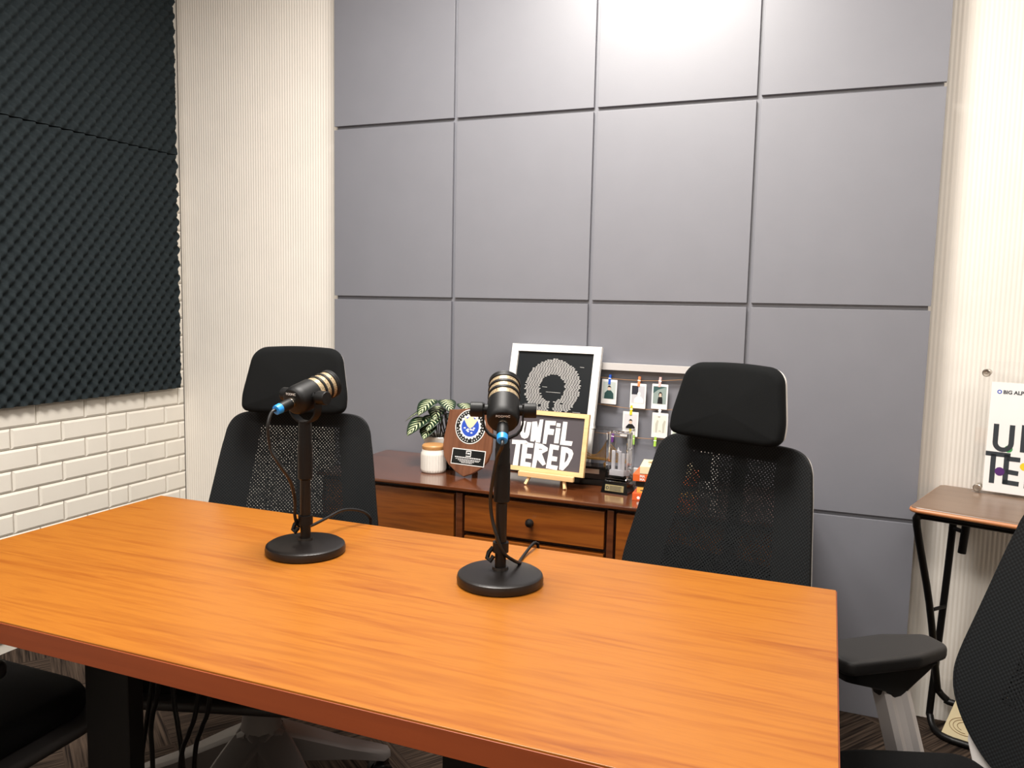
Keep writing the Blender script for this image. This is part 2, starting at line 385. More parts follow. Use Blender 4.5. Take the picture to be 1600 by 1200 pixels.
# grey panelling: recessed backing with raised boards
GX = [0.7506, 1.2311, 1.7187, 2.2106, 2.6952]; GZ = [0.0, 0.5961, 1.1994, 1.8, 2.4, 2.69]
tr = MB(); tr.box(((GX[0]+GX[-1])/2, 0.037, 1.345), (GX[-1]-GX[0]-0.012, 0.05, 2.69)); trim = struct(tr.build('trim_1', M['panel'], smooth=0))
for i in range(4):
    for j in range(5):
        x0, x1, z0, z1 = GX[i], GX[i+1], GZ[j], GZ[j+1]; g = 0.0062
        xa = x0+(g if i else 0); xb = x1-(g if i < 3 else 0); za = z0+(g if j else 0); zb = z1-(g if j < 4 else 0)
        p = MB(); p.box(((xa+xb)/2, 0.006, (za+zb)/2), (xb-xa, 0.012, zb-za), bev=0.0012, seg=2); p.build('panel', M['panel'], trim)
# left wall: moulded foam bricks
bw = MB(); bw.box((XL-0.062, (YF+YW)/2, ZC/2), (0.1, YW-YF+0.2, ZC))
jA = [-0.039, -0.226, -0.316]; jB = [0.034, -0.137, -0.316]
k = 1
while jA[-1] > -2.6: jA.append(-0.316-0.1875*k); jB.append(-0.316-0.1875*k+0.0937); k += 1
for row in range(-9, 14):
    z0 = 0.677+row*0.0707; z1 = z0+0.0707
    js = [YW]+(jA if row % 2 == 0 else jB)+[-2.75]
    if row % 2: js = sorted(set(js), reverse=True)
    for a, c in zip(js, js[1:]):
        if a-c < 0.004: continue
        # pillow brick with sloped rim
        y0, y1 = c+0.0012, a-0.0012; q0, q1 = z0+0.0012, z1-0.0012; s_ = min(0.0075, (y1-y0)*0.3)
        o4 = [(y0, q0), (y1, q0), (y1, q1), (y0, q1)]; i4 = [(y0+s_, q0+s_), (y1-s_, q0+s_), (y1-s_, q1-s_), (y0+s_, q1-s_)]
        bw._add([(XL-0.012, *p) for p in o4]+[(XL-0.004, *p) for p in o4]+[(XL+0.0015, *p) for p in i4], [(0, 1, 5, 4), (1, 2, 6, 5), (2, 3, 7, 6), (3, 0, 4, 7), (4, 5, 9, 8), (5, 6, 10, 9), (6, 7, 11, 10), (7, 4, 8, 11), (8, 9, 10, 11)])
struct(bw.build('wall_left', M['brick'], smooth=20))

# ------------------------------------------------------------------ acoustic foam
def foam(z0, z1, label, seed):
    t = thing('acoustic_foam_panel', label, 'acoustic foam', (0, 0, 0), group='egg-crate foam sheets')
    rnd = random.Random(seed); y0, y1 = -2.1, 0.015; st = 0.0055
    ny, nz = int((y1-y0)/st), int((z1-z0)/st)
    jit = [rnd.uniform(-0.004, 0.004) for _ in range(nz+1)]
    bb = MB()
    def f(u, v):
        y = y0+(y1-y0)*u; z = z0+(z1-z0)*v
        h = 0.5*(math.cos(2*PI*y/0.046)*math.cos(2*PI*z/0.056))+0.5
        h = h**0.8*2-1
        if u > 0.995: y += 0.004*math.cos(2*PI*z/0.053)+jit[int(v*nz)]*0.4
        return Vector((0.002+0.013*h, y, z))
    bb.grid(f, ny, nz)
    # skirt to the wall
    E = [[f(i/ny, 0) for i in range(ny+1)], [f(i/ny, 1) for i in range(ny+1)], [f(0, j/nz) for j in range(nz+1)], [f(1, j/nz) for j in range(nz+1)]]
    for e in E:
        n = len(e); bb._add([p for p in e]+[Vector((XL+0.003, p.y, p.z)) for p in e], [(i, i+1, n+i+1, n+i) for i in range(n-1)])
    bb.build('foam_sheet', M['foam'], t, smooth=80)
    return t
foam(0.822, 1.742, 'charcoal egg-crate foam sheet, lower of two, just above the white bricks', 1)
foam(1.746, 2.65, 'charcoal egg-crate foam sheet, upper of two on the left wall', 2)

# ------------------------------------------------------------------ table
TX0, TX1, TY0, TY1, TZ = 0.9926, 2.4762, -1.726, -1.0661, 0.72
t = thing('meeting_table', 'orange wood-grain meeting table with black legs carrying both microphones', 'table', ((TX0+TX1)/2, (TY0+TY1)/2, 0))
W, D = TX1-TX0, TY1-TY0
b = MB(); b.box((0, 0, TZ-0.0165), (W-0.003, D-0.003, 0.033), bev=0.0012); b.build('tabletop', M['table'], t)
b = MB()
for sx in (-1, 1): b.box((sx*(W/2-0.0015), 0, TZ-0.018), (0.003, D, 0.031), bev=0.0008)
for sy in (-1, 1): b.box((0, sy*(D/2-0.0015), TZ-0.018), (W, 0.003, 0.031), bev=0.0008)
b.build('edge_band', M['table_edge'], t)
for sx in (-1, 1):
    lx = sx*0.325
    b = MB(); b.box((lx*0.975, -0.189, 0.345), (0.092, 0.03, 0.675), bev=0.003); b.build('leg', M['black'], t)
    b = MB(); b.box((sx*0.700, 0.145, 0.345), (0.04, 0.05, 0.675), bev=0.004); b.build('leg', M['black'], t)
    b = MB(); b.box((lx*0.975, -0.189, 0.006), (0.11, 0.06, 0.012), bev=0.003); b.build('foot', M['black'], t)
b = MB(); b.box((0, 0.1, 0.664), (1.3, 0.05, 0.04), bev=0.003); b.build('cross_beam', M['black'], t)

# ------------------------------------------------------------------ office chairs
REC = math.tan(0.223)
_half = [(0.0, 0.455), (0.06, 0.4555), (0.10, 0.459), (0.135, 0.471), (0.163, 0.490), (0.186, 0.513), (0.207, 0.545), (0.2205, 0.585), (0.2205, 0.625), (0.2095, 0.70), (0.1945, 0.80), (0.1880, 0.835), (0.1825, 0.862), (0.172, 0.882), (0.155, 0.8945), (0.128, 0.9005), (0.08, 0.9015), (0.0, 0.9015)]
BACK = [(p.x, p.y) for p in spline([(a, z, 0) for a, z in _half], 4)]
BACK = BACK[:-1]+[(-a, z) for a, z in reversed(BACK[1:])][0:]
HEAD = round_poly([(-0.1, 0.906, 0.12), (0.1, 0.906, 0.12), (0.131, 0.912, 0.03), (0.1325, 0.95, 0.14), (0.1105, 1.066, 0.042), (0.0, 1.0725, 0.9), (-0.1105, 1.066, 0.042), (-0.1325, 0.95, 0.14), (-0.131, 0.912, 0.03)], 8)
def ybk(a, z): return REC*(z-0.6)-0.676*a*a+0.10*max(0, 0.56-z)
def warp_back(off): return lambda a, z, d: Vector((a, ybk(a, z)-d+off, z))
def warp_head(off): return lambda a, z, d: Vector((a, REC*(z-0.6)-0.052-0.25*a*a-d+off, z))
def inset(outl, k):
    n = len(outl); out = []
    for i in range(n):
        d = Vector((outl[(i+1) % n][0]-outl[i-1][0], outl[(i+1) % n][1]-outl[i-1][1])).normalized(); out.append((outl[i][0]-d.y*k, outl[i][1]+d.x*k))
    return out
def make_chair(label, loc, yaw, arm_in=0.0, arm_pivot=(0.0, 0.0), base_turn=0.0, drop=0.0):
    t = thing('office_chair', label, 'chair', loc, (0, 0, yaw), 'black mesh office chairs')
    b = MB(); b.slab(BACK, 0.003, 0.0012, warp_back(0.0015)); b.build('backrest', M['weave'], t, smooth=60)
    b = MB(); b.tube([warp_back(0.004)(p[0], p[1], 0) for p in inset(BACK, 0.004)], 0.0055, 8, closed=True)
    bk = [o for o in kids(t) if o.name.startswith('backrest')][0]
    b.build('backrest_rim', M['blackplastic'], bk, smooth=60)
    b = MB(); b.tube([warp_back(0.016)(p[0], p[1], 0) for p in inset(BACK, 0.0085)], 0.0052, 10, closed=True)
    for sx in (-1, 1):
        b.tube(spline([(0, 0.05, 0.47), (sx*0.08, 0.04, 0.465), (sx*0.17, ybk(0.17, 0.5)+0.025, 0.50)], 6), 0.013, 10)
    fr = b.build('back_frame', M['shell'], t, smooth=60); fr['label'] = 'light grey plastic back frame'
    b = MB(); b.slab(round_poly([(-0.15, 0.405, 0.03), (0.15, 0.405, 0.03), (0.196, 0.50, 0.03), (0.15, 0.535, 0.03), (-0.15, 0.535, 0.03), (-0.196, 0.50, 0.03)]), 0.012, 0.004, warp_back(0.024)); o = b.build('lower_back_shell', M['shell'], t, smooth=60); o['label'] = 'light grey shell under the backrest'
    b = MB(); b.tube(spline([(0, 0.03, 0.36), (0, 0.055, 0.46), (0, 0.055, 0.6), (0, 0.075, 0.76), (0, 0.09, 0.9), (0, 0.075, 0.96)], 6), 0.016, 10); b.build('spine', M['blackplastic'], t, smooth=60)
    # lumbar pad behind the mesh
    b = MB(); b.slab(rrect(0.30, 0.10, 0.04, 0, 0.60), 0.012, 0.005, lambda a, z, d: Vector((a, ybk(a, z)+0.032-d, z))); b.build('lumbar_pad', M['blackplastic'], t, smooth=60)
    b = MB(); b.slab(HEAD, 0.036, 0.015, warp_head(0.012), 4, dome=0.006); b.build('headrest', M['head'], t, smooth=60)
    b = MB(); b.slab(inset(HEAD, 0.0045), 0.012, 0.005, warp_head(0.021), 3); o = b.build('headrest_shell', M['shell'], t, smooth=60); o['label'] = 'light grey headrest shell'
    so = round_poly([(-0.20, -0.015, 0.05), (0.20, -0.015, 0.05), (0.245, -0.20, 0.2), (0.235, -0.46, 0.09), (-0.235, -0.46, 0.09), (-0.245, -0.20, 0.2)], 8)
    b = MB(); b.slab(so, 0.055, 0.024, lambda a, y, d: Vector((a, y, 0.405+d-0.35*max(0, -y-0.36)**1.5)), 4, dome=0.006); b.build('seat', M['seat'], t, smooth=60)
    b = MB(); b.slab(inset(so, 0.03), 0.02, 0.008, lambda a, y, d: Vector((a, y, 0.388+d))); o = b.build('seat_shell', M['darkshell'], t, smooth=60)
    b = MB(); b.box((0, -0.2, 0.362), (0.17, 0.26, 0.05), bev=0.018, seg=3); b.tube([(0.05, -0.26, 0.37), (0.2, -0.28, 0.372), (0.235, -0.28, 0.37)], 0.008); b.build('tilt_mechanism', M['blackplastic'], t)
    b = MB(); b.cyl((0, -0.22, 0.26), (0, -0.22, 0.36), 0.022); b.cyl((0, -0.22, 0.13), (0, -0.22, 0.25), 0.03); b.build('gas_column', M['black'], t)
    b = MB(); b.lathe([(0.03, 0.145), (0.052, 0.15), (0.056, 0.175), (0.047, 0.21), (0.040, 0.25), (0.036, 0.285), (0.023, 0.29), (0.023, 0.26)], 24, Matrix.Translation((0, -0.22, 0))); hub = b.build('hub', M['baseshaded'], t)
    for k in range(5):
        a = base_turn+k*2*PI/5; dx, dy = math.sin(a), -math.cos(a)
        c = Vector((0, -0.22, 0)); dv = Vector((dx, dy, 0)); sv = Vector((-dy, dx, 0)); rings = []
        for s_, hw, zt, zb in ((0.02, 0.045, 0.225, 0.15), (0.10, 0.040, 0.185, 0.13), (0.20, 0.030, 0.132, 0.10), (0.285, 0.024, 0.095, 0.07), (0.305, 0.014, 0.088, 0.072)):
            rings.append([c+dv*s_+sv*x*hw+Vector((0, 0, z)) for x, z in ((-1, zb), (1, zb), (1, zt-0.008), (0.75, zt), (-0.75, zt), (-1, zt-0.008))])
        b = MB(); b.ring_loft(rings); lg = b.build('leg', M['baseshaded'], t, smooth=40); lg['label'] = 'grey metal star leg'
        b = MB(); e = c+dv*0.285
        for s_ in (-1, 1): b.cyl(e+sv*s_*0.008+Vector((0, 0, 0.0285)), e+sv*s_*0.026+Vector((0, 0, 0.0285)), 0.0285, seg=22)
        b.cyl(e+Vector((0, 0, 0.03)), e+Vector((0, 0, 0.08)), 0.008); b.box(e+Vector((0, 0, 0.05)), (0.03, 0.05, 0.02), bev=0.006); b.build('caster', M['blackplastic'], lg)
    for s_ in (-1, 1):
        ax = s_*(0.295-arm_in); ay = -0.112
        po = round_poly([(-0.046, -0.115, 0.02), (0.046, -0.115, 0.02), (0.05, 0.03, 0.05), (0.028, 0.115, 0.02), (-0.028, 0.115, 0.02), (-0.05, 0.03, 0.05)], 5)
        rz = Matrix.Rotation(arm_pivot[0 if s_ < 0 else 1], 3, 'Z')
        b = MB(); b.slab(po, 0.026, 0.008, lambda a, y, d: rz @ Vector((a, y, 0))+Vector((ax, ay, 0.578-drop+d)), 3); arm = b.build('armrest', M['armpad'], t, smooth=50)
        b = MB(); rings = []
        for z, hx, hy, oy in ((0.515, 0.020, 0.023, 0.014), (0.53, 0.026, 0.028, 0.014), (0.545, 0.032, 0.054, 0.0), (0.56, 0.036, 0.085, -0.015), (0.579, 0.04, 0.1, -0.01)):
            rings.append([rz @ Vector((p[0], p[1]+oy, 0))+Vector((ax, ay, z-drop)) for p in rrect(2*hx, 2*hy, min(hx, hy)*0.6, seg=4)])
        b.ring_loft(rings); b.build('armrest_bracket', M['blackplastic'], arm, smooth=50)
        # ribbed aluminium upright, leaning back towards the seat
        b = MB(); prof = [(-0.024, -0.032), (0.024, -0.032), (0.028, -0.02), (0.022, -0.008), (0.022, 0.008), (0.028, 0.02), (0.02, 0.034), (-0.02, 0.034), (-0.028, 0.02), (-0.022, 0.008), (-0.022, -0.008), (-0.028, -0.02)]
        rings = []
        for f, sc in ((0, 0.8), (1, 0.8)):
            base = Vector((ax, ay+0.014, 0.53-drop)).lerp(Vector((s_*0.262, ay+0.045, 0.37)), f)
            rings.append([base+Vector((p[0]*sc, p[1]*sc, 0)) for p in prof])
        b.ring_loft(rings); b.box((s_*0.19, ay+0.05, 0.375), (0.15, 0.05, 0.022), bev=0.006); o = b.build('armrest_post', M['alu'], t, smooth=25); o['label'] = 'ribbed aluminium armrest post'
    return t
make_chair('black mesh office chair with headrest behind the left microphone, near the brick wall', (1.22, -0.867, 0), 0.309, 0.05, base_turn=-0.38, drop=0.06)
make_chair('black mesh office chair with headrest in front of the wooden sideboard right end', (2.238, -0.755, 0), -0.39, 0.06, base_turn=0.74, drop=0.06)
make_chair('black office chair at the table right end, armrest and seat showing in lower right corner', (2.816, -1.168, 0), -1.0, 0.0, (0.1, 0), base_turn=0.72)
make_chair('black office chair tucked under the near left side of the table, only seat showing', (0.955, -1.862, 0), PI, 0.04)

# ------------------------------------------------------------------ sideboard
CX0, CX1, CYF, CZ = 0.976, 2.39, -0.43, 0.655
t = thing('sideboard', 'reddish teak sideboard with drawers standing against the grey panelled wall', 'sideboard', ((CX0+CX1)/2, 0, 0))
cx = (CX0+CX1)/2; Wc = CX1-CX0
b = MB(); b.box((0, CYF/2-0.002, CZ-0.005), (Wc, -CYF-0.006, 0.010), bev=0.002); b.build('top', M['cred'], t)
b = MB(); b.box((0, -0.2, 0.39), (Wc-0.03, 0.385, 0.50)); b.box((0, -0.197, 0.642), (Wc-0.03, 0.375, 0.012))
b.box((0, -0.21, 0.140), (Wc-0.016, 0.414, 0.02), bev=0.002)
b.build('carcass', M['dark_wood'], t)
for x0, x1 in ((CX0+0.008, CX0+0.022), (1.449, 1.478), (1.903, 1.930), (CX1-0.022, CX1-0.008)):
    b = MB(); b.box(((x0+x1)/2-cx, -0.404, 0.385), (x1-x0-0.008, 0.024, 0.505), bev=0.002); b.build('stile', M['cred'], t)
def front(x0, x1, z0, z1, name, knob=None):
    b = MB(); b.box(((x0+x1)/2-cx, -0.405, (z0+z1)/2), (x1-x0-0.006, 0.022, z1-z0-0.006), bev=0.0015); o = b.build(name, M['cred_front'], t)
    if knob:
        k = MB(); mt = Matrix.Translation((knob[0]-cx, -0.416, knob[1])) @ Matrix.Rotation(PI/2, 4, 'X')
        k.lathe([(0.005, 0), (0.005, 0.008), (0.011, 0.013), (0.013, 0.019), (0.010, 0.026), (0.002, 0.029)], 20, mt); k.build('knob', M['blackbase'], o)
front(0.998, 1.449, 0.15, 0.634, 'door', None); front(1.930, 2.368, 0.15, 0.634, 'door', None)
for z0, z1 in ((0.523, 0.634), (0.40, 0.515), (0.275, 0.392), (0.15, 0.267)):
    front(1.478, 1.903, z0, z1, 'drawer', (1.69, (z0+z1)/2))
for x in (CX0+0.05, CX1-0.05):
    for y in (-0.38, -0.05):
        b = MB(); b.cyl((x-cx, y, 0), (x-cx, y, 0.14), 0.014, 0.022); b.build('leg', M['dark_wood'], t)

# ------------------------------------------------------------------ microphones, stands, cables
def stand(label, x, y, ztop):
    t = thing('microphone_stand', label, 'microphone stand', (x, y, TZ), group='desk microphone stands'); z = ztop-TZ
    b = MB(); b.lathe([(0.002, 0), (0.069, 0), (0.0725, 0.002), (0.0732, 0.009), (0.0715, 0.015), (0.066, 0.0185), (0.030, 0.022), (0.014, 0.0235), (0.013, 0.028), (0.002, 0.028)], 72); b.build('base', M['blackbase'], t)
    b = MB(); b.cyl((0, 0, 0.02), (0, 0, z-0.06), 0.0095); b.build('pole', M['black'], t)
    b = MB(); b.lathe([(0.0095, z-0.105), (0.0135, z-0.102), (0.0138, z-0.04), (0.0125, z-0.036), (0.0125, z-0.014), (0.0118, z-0.012), (0.0118, z-0.002), (0.008, z)], 28); b.build('clutch_sleeve', M['blackplastic'], t)
    b = MB(); b.lathe([(0.0097, 0.053), (0.0135, 0.053), (0.0135, 0.070), (0.0097, 0.070)], 24)
    b.tube([(-0.012, -0.004, 0.06), (-0.018, -0.008, 0.052), (-0.019, -0.012, 0.043), (-0.012, -0.015, 0.040), (-0.008, -0.011, 0.048)], 0.004, 8); b.build('cable_clip', M['blackplastic'], t)
    return t
def mic(label, piv, yaw, el, yoke_yaw, zbase):
    """piv: pivot point, axis towards the front of the capsule is local +y tilted up by el"""
    t = thing('microphone', label, 'microphone', (piv[0], piv[1], zbase), (0, 0, yaw), group='black podcast microphones')
    R = Matrix.Translation((0, 0, piv[2]-zbase)) @ Matrix.Rotation(el, 4, 'X') @ Matrix.Rotation(-PI/2, 4, 'X')   # lathe z -> +y axis
    b = MB(); b.lathe([(0.001, -0.031), (0.0205, -0.031), (0.0235, -0.0295), (0.0262, -0.0245), (0.0272, -0.016), (0.0272, 0.016), (0.0268, 0.0175), (0.02, 0.0175)], 48, R); b.build('body', M['blackplastic'], t, smooth=40)
    g = MB(); g.lathe([(0.0252, 0.016), (0.0256, 0.018), (0.0256, 0.064), (0.0252, 0.066)], 48, R); gr = g.build('grille', M['grille'], t, smooth=40)
    for k in range(3):
        z0 = 0.0285+k*0.0152
        b = MB(); b.lathe([(0.0255, z0), (0.0272, z0+0.0006), (0.0272, z0+0.0052), (0.0255, z0+0.0058)], 48, R); b.build('grille_ring', M['blackplastic'], gr, smooth=40)
    b = MB(); b.lathe([(0.0255, 0.0642), (0.0270, 0.065), (0.0268, 0.069), (0.022, 0.0715), (0.001, 0.0725)], 48, R); b.build('end_cap', M['blackplastic'], t, smooth=40)
    for a in range(4):   # slim bars along the grille
        pass
    for s_ in (-1, 1):
        b = MB(); zk = piv[2]-zbase; q = Matrix.Translation((0, 0, zk)) @ Matrix.Rotation(s_*PI/2, 4, 'Y')
        b.lathe([(0.002, 0.0255), (0.009, 0.0256), (0.009, 0.0335), (0.0118, 0.0336), (0.0125, 0.035), (0.0125, 0.053), (0.0115, 0.0545), (0.002, 0.0546)], 28, q); b.build('pivot_knob', M['blackplastic'], t)
    b = MB(); zz = piv[2]-zbase; pts = [(-0.0325, 0, zz+0.010), (-0.0325, 0, zz-0.018)]
    for k in range(9):
        a = PI+PI*k/8; pts.append((0.0325*math.cos(a), 0, zz-0.022+0.026*math.sin(a)*1.0))
    pts += [(0.0325, 0, zz-0.018), (0.0325, 0, zz+0.010)]
    rings = []
    for i, p in enumerate(pts):
        p = Vector(p); q = Vector(pts[min(i+1, len(pts)-1)])-Vector(pts[max(i-1, 0)]); q.normalize(); nn = Vector((q.z, 0, -q.x))
        rings.append([p+nn*a+Vector((0, c, 0)) for a, c in ((-0.0016, -0.008), (0.0016, -0.008), (0.0016, 0.008), (-0.0016, 0.008))])
    b.ring_loft(rings); b.cyl((0, 0, 0), (0, 0, zz-0.046), 0.0115); b.build('yoke', M['blackplastic'], t, smooth=30)
    c = MB(); off = Matrix.Translation((0, 0, 0)); R2 = R @ Matrix.Translation((0, -0.0, 0))
    c.lathe([(0.0088, -0.037), (0.0092, -0.036), (0.0092, -0.030)], 28, R2); c.build('connector_collar', M['chrome'], t)
    c = MB(); c.lathe([(0.0085, -0.061), (0.0095, -0.059), (0.0097, -0.045), (0.0090, -0.036)], 28, R2); c.build('connector', M['blackplastic'], t)
    c = MB(); c.lathe([(0.0060, -0.0725), (0.0085, -0.0715), (0.0092, -0.061), (0.0080, -0.059)], 28, R2); o = c.build('connector_ring', M['blue'], t); o['label'] = 'bright blue connector ring'
    # lettering above the socket on the rear face
    fr = R.to_3x3()
    tx = MB(); tx.text('PODMIC', 0.0062, lambda a, bb, d: R @ Vector((a, -bb-0.0148, -0.0312-d)), 0.0004); tx.build('lettering', M['lettering'], t, smooth=0)
    Rw = Matrix.Translation((piv[0], piv[1], zbase)) @ Matrix.Rotation(yaw, 4, 'Z') @ R
    return t, Rw
PA = (1.948, -1.273); PB = (1.557, -1.276)
stand('black round-base desk stand under the right microphone, nearer the table centre', PA[0], PA[1], 0.962)
stand('black round-base desk stand under the left microphone', PB[0], PB[1], 0.962)
mA, RA = mic('black broadcast microphone with gold mesh bands, right one, rear facing the viewer', (PA[0], PA[1], 1.013), 0.372, 0.62, 0, 0.960)
mB, RB = mic('black broadcast microphone with gold mesh bands, left one, turned sideways', (PB[0], PB[1], 1.012), -0.16, 0.27, 0, 0.960)
# cables
def wpt(R, z): return R @ Vector((0, 0, z))
a0 = wpt(RA, -0.068); a1 = wpt(RA, -0.084)
b = MB(); b.tube(spline([a0, a1, (1.951, -1.303, 0.938), (1.942, -1.298, 0.90), (1.935, -1.290, 0.863), (1.938, -1.288, 0.831), (1.948, -1.290, 0.803), (1.958, -1.283, 0.775), (1.968, -1.262, 0.757), (1.962, -1.215, 0.738), (1.944, -1.175, 0.7245), (1.937, -1.13, 0.7245), (1.936, -1.085, 0.731), (1.936, -1.060, 0.726), (1.937, -1.053, 0.70), (1.935, -1.04, 0.5), (1.93, -1.0, 0.2), (1.90, -0.6, 0.012), (1.90, -0.52, 0.006)], 8), 0.003, 8)
tag(b.build('microphone_cable', M['cable'], smooth=60), 'thin black cable from the right microphone, clipped to its pole and over the table edge', 'cable', 'microphone cables')
b0 = wpt(RB, -0.068); b1 = wpt(RB, -0.082)
b = MB(); b.tube(spline([b0, b1, (1.545, -1.365, 0.968), (1.546, -1.36, 0.93), (1.557, -1.355, 0.905), (1.568, -1.335, 0.868), (1.553, -1.302, 0.825), (1.548, -1.296, 0.795), (1.545, -1.286, 0.776), (1.536, -1.262, 0.762), (1.527, -1.22, 0.751), (1.530, -1.17, 0.755), (1.535, -1.12, 0.760), (1.549, -1.08, 0.751), (1.560, -1.058, 0.733), (1.563, -1.052, 0.70), (1.60, -1.03, 0.5), (1.72, -1.0, 0.2), (1.80, -0.9, 0.012), (1.80, -0.7, 0.006)], 8), 0.003, 8)
tag(b.build('microphone_cable', M['cable'], smooth=60), 'thin black cable looping from the left microphone down its pole', 'cable', 'microphone cables')
CY = -1.452
HC = [((1.385, CY, 0.687), (1.359, CY, 0.512), (1.344, CY, 0.437), (1.326, CY, 0.341), (1.31, CY, 0.15), (1.29, CY, 0.006), (1.22, CY-0.02, 0.006)),
      ((1.392, CY-0.008, 0.687), (1.379, CY-0.008, 0.504), (1.366, CY-0.008, 0.453), (1.360, CY-0.008, 0.416), (1.362, CY-0.008, 0.356), (1.36, CY-0.01, 0.15), (1.345, CY-0.015, 0.006), (1.27, CY-0.05, 0.006)),
      ((1.398, CY, 0.687), (1.406, CY, 0.495), (1.414, CY, 0.44), (1.423, CY, 0.377), (1.435, CY, 0.2), (1.44, CY, 0.006), (1.50, CY-0.03, 0.006)),
      ((1.50, CY-0.010, 0.687), (1.468, CY-0.010, 0.491), (1.449, CY-0.010, 0.436), (1.429, CY-0.010, 0.378), (1.418, CY-0.012, 0.2), (1.41, CY-0.014, 0.006), (1.37, CY-0.07, 0.006)),
      ((1.51, CY+0.008, 0.687), (1.479, CY+0.008, 0.491), (1.459, CY+0.010, 0.438), (1.441, CY+0.011, 0.381), (1.43, CY+0.012, 0.2), (1.42, CY+0.012, 0.006), (1.36, CY+0.02, 0.006))]
HL = ['dark cable hanging under the table, first from the table leg', 'dark cable hanging under the table, second from the table leg', 'dark cable under the table slanting right, middle of five', 'dark cable under the table slanting left, fourth from the leg', 'dark cable under the table slanting left, farthest from the leg']
for p, l in zip(HC, HL):
    b = MB(); b.tube(spline(p, 8), 0.0042, 8); tag(b.build('hanging_cable', M['cable'], smooth=60), l, 'cable', 'cables hanging under the table')

# ------------------------------------------------------------------ on the sideboard
Z0 = CZ
# plant
t = thing('potted_plant', 'small peperomia plant with striped leaves in a white pot on the sideboard', 'plant', (1.268, -0.165, Z0))
b = MB(); b.lathe([(0.002, 0), (0.032, 0), (0.037, 0.006), (0.046, 0.05), (0.051, 0.098), (0.0495, 0.1), (0.047, 0.096), (0.045, 0.083), (0.002, 0.083)], 40); b.build('pot', M['ceramic'], t)
b = MB(); b.lathe([(0.001, 0.0832), (0.044, 0.0832), (0.03, 0.087), (0.001, 0.088)], 24); b.build('soil', M['soil'], t)
LV = [(-0.030, -0.052, 0.128, 0.082, 0.072, -0.35, 1.0), (0.000, -0.040, 0.135, 0.066, 0.060, 0.1, 1.1), (0.045, 0.015, 0.140, 0.062, 0.055, 0.6, 0.8), (-0.016, -0.030, 0.185, 0.074, 0.062, -0.25, 1.0), (0.028, -0.008, 0.185, 0.062, 0.052, 0.8, 0.8), (-0.052, -0.020, 0.150, 0.066, 0.058, -1.1, 0.9),
      (-0.052, -0.040, 0.112, 0.058, 0.050, -1.2, 1.2), (0.085, 0.005, 0.176, 0.056, 0.046, 0.9, 0.7), (0.0, 0.03, 0.155, 0.065, 0.055, 2.6, 0.8), (0.062, 0.0, 0.125, 0.062, 0.052, 1.3, 1.0), (-0.006, -0.058, 0.105, 0.056, 0.052, 0.0, 1.3), (0.105, -0.01, 0.150, 0.052, 0.044, 1.2, 0.9),
      (0.0, -0.01, 0.162, 0.062, 0.055, 0.25, 1.0), (-0.03, 0.01, 0.168, 0.06, 0.05, -1.7, 0.7)]
b = MB()
for i, (x, y, z, L, Wd, dirz, dr) in enumerate(LV):
    b.tube(spline([(x*0.15, y*0.15, 0.084), (x*0.5, y*0.5, 0.084+(z-0.084)*0.75), (x, y, z)], 5), 0.0016, 6)
b.build('stem', mat('leaf stalk', (70, 60, 44), 0.5), t)
for i, (x, y, z, L, Wd, dirz, dr) in enumerate(LV):
    L *= 1.12; Wd *= 1.15
    R = Matrix.Rotation(dirz, 3, 'Z')
    def lf(u, v, L=L, Wd=Wd, R=R, x=x, y=y, z=z, dr=dr):
        s_ = 2*u-1; wv = Wd/2*math.sin(PI*min(1, v**0.62*1.0))**0.75 if 0 < v < 1 else 0.0005
        l = v*L-0.012; ang = 0.25+dr*v
        yy = -(l*math.cos(dr*0.55)); zz = 0.012-(l*math.sin(dr*0.55))*0.75-0.18*v*v*L+0.10*abs(s_)*wv
        return R @ Vector((s_*wv, yy, zz))+Vector((x, y, z+0.018))
    m_ = MB(); m_.grid(lf, 10, 12, lambda u, v: (2*u-1, v)); o = m_.build('leaf', M['leaf'], t, smooth=80)
    sm = o.modifiers.new('thick', 'SOLIDIFY'); sm.thickness = 0.0012
# jar
t = thing('ceramic_jar', 'white ribbed ceramic jar with acacia wooden lid in front of the plant', 'jar', (1.299, -0.262, Z0)); t.scale = (1.13, 1.13, 1.1)
seg = 120; prof = [(0.002, 0.002), (0.030, 0.0), (0.034, 0.003), (0.0362, 0.010), (0.0362, 0.050), (0.0355, 0.056), (0.0330, 0.060), (0.0325, 0.066), (0.002, 0.066)]
b = MB(); rings = []
for r, z in prof:
    rings.append([Vector(((r-(0.0011*(0.5+0.5*math.cos(i*2*PI*30/seg)) if 0.008 < z < 0.056 else 0))*math.cos(2*PI*i/seg), (r-(0.0011*(0.5+0.5*math.cos(i*2*PI*30/seg)) if 0.008 < z < 0.056 else 0))*math.sin(2*PI*i/seg), z)) for i in range(seg)])
b.ring_loft(rings); b.build('jar_body', M['ceramic'], t, smooth=40)
b = MB(); b.lathe([(0.001, 0.0662), (0.031, 0.0662), (0.0325, 0.069), (0.0325, 0.076), (0.030, 0.0795), (0.001, 0.080)], 40); b.build('lid', M['lid'], t)
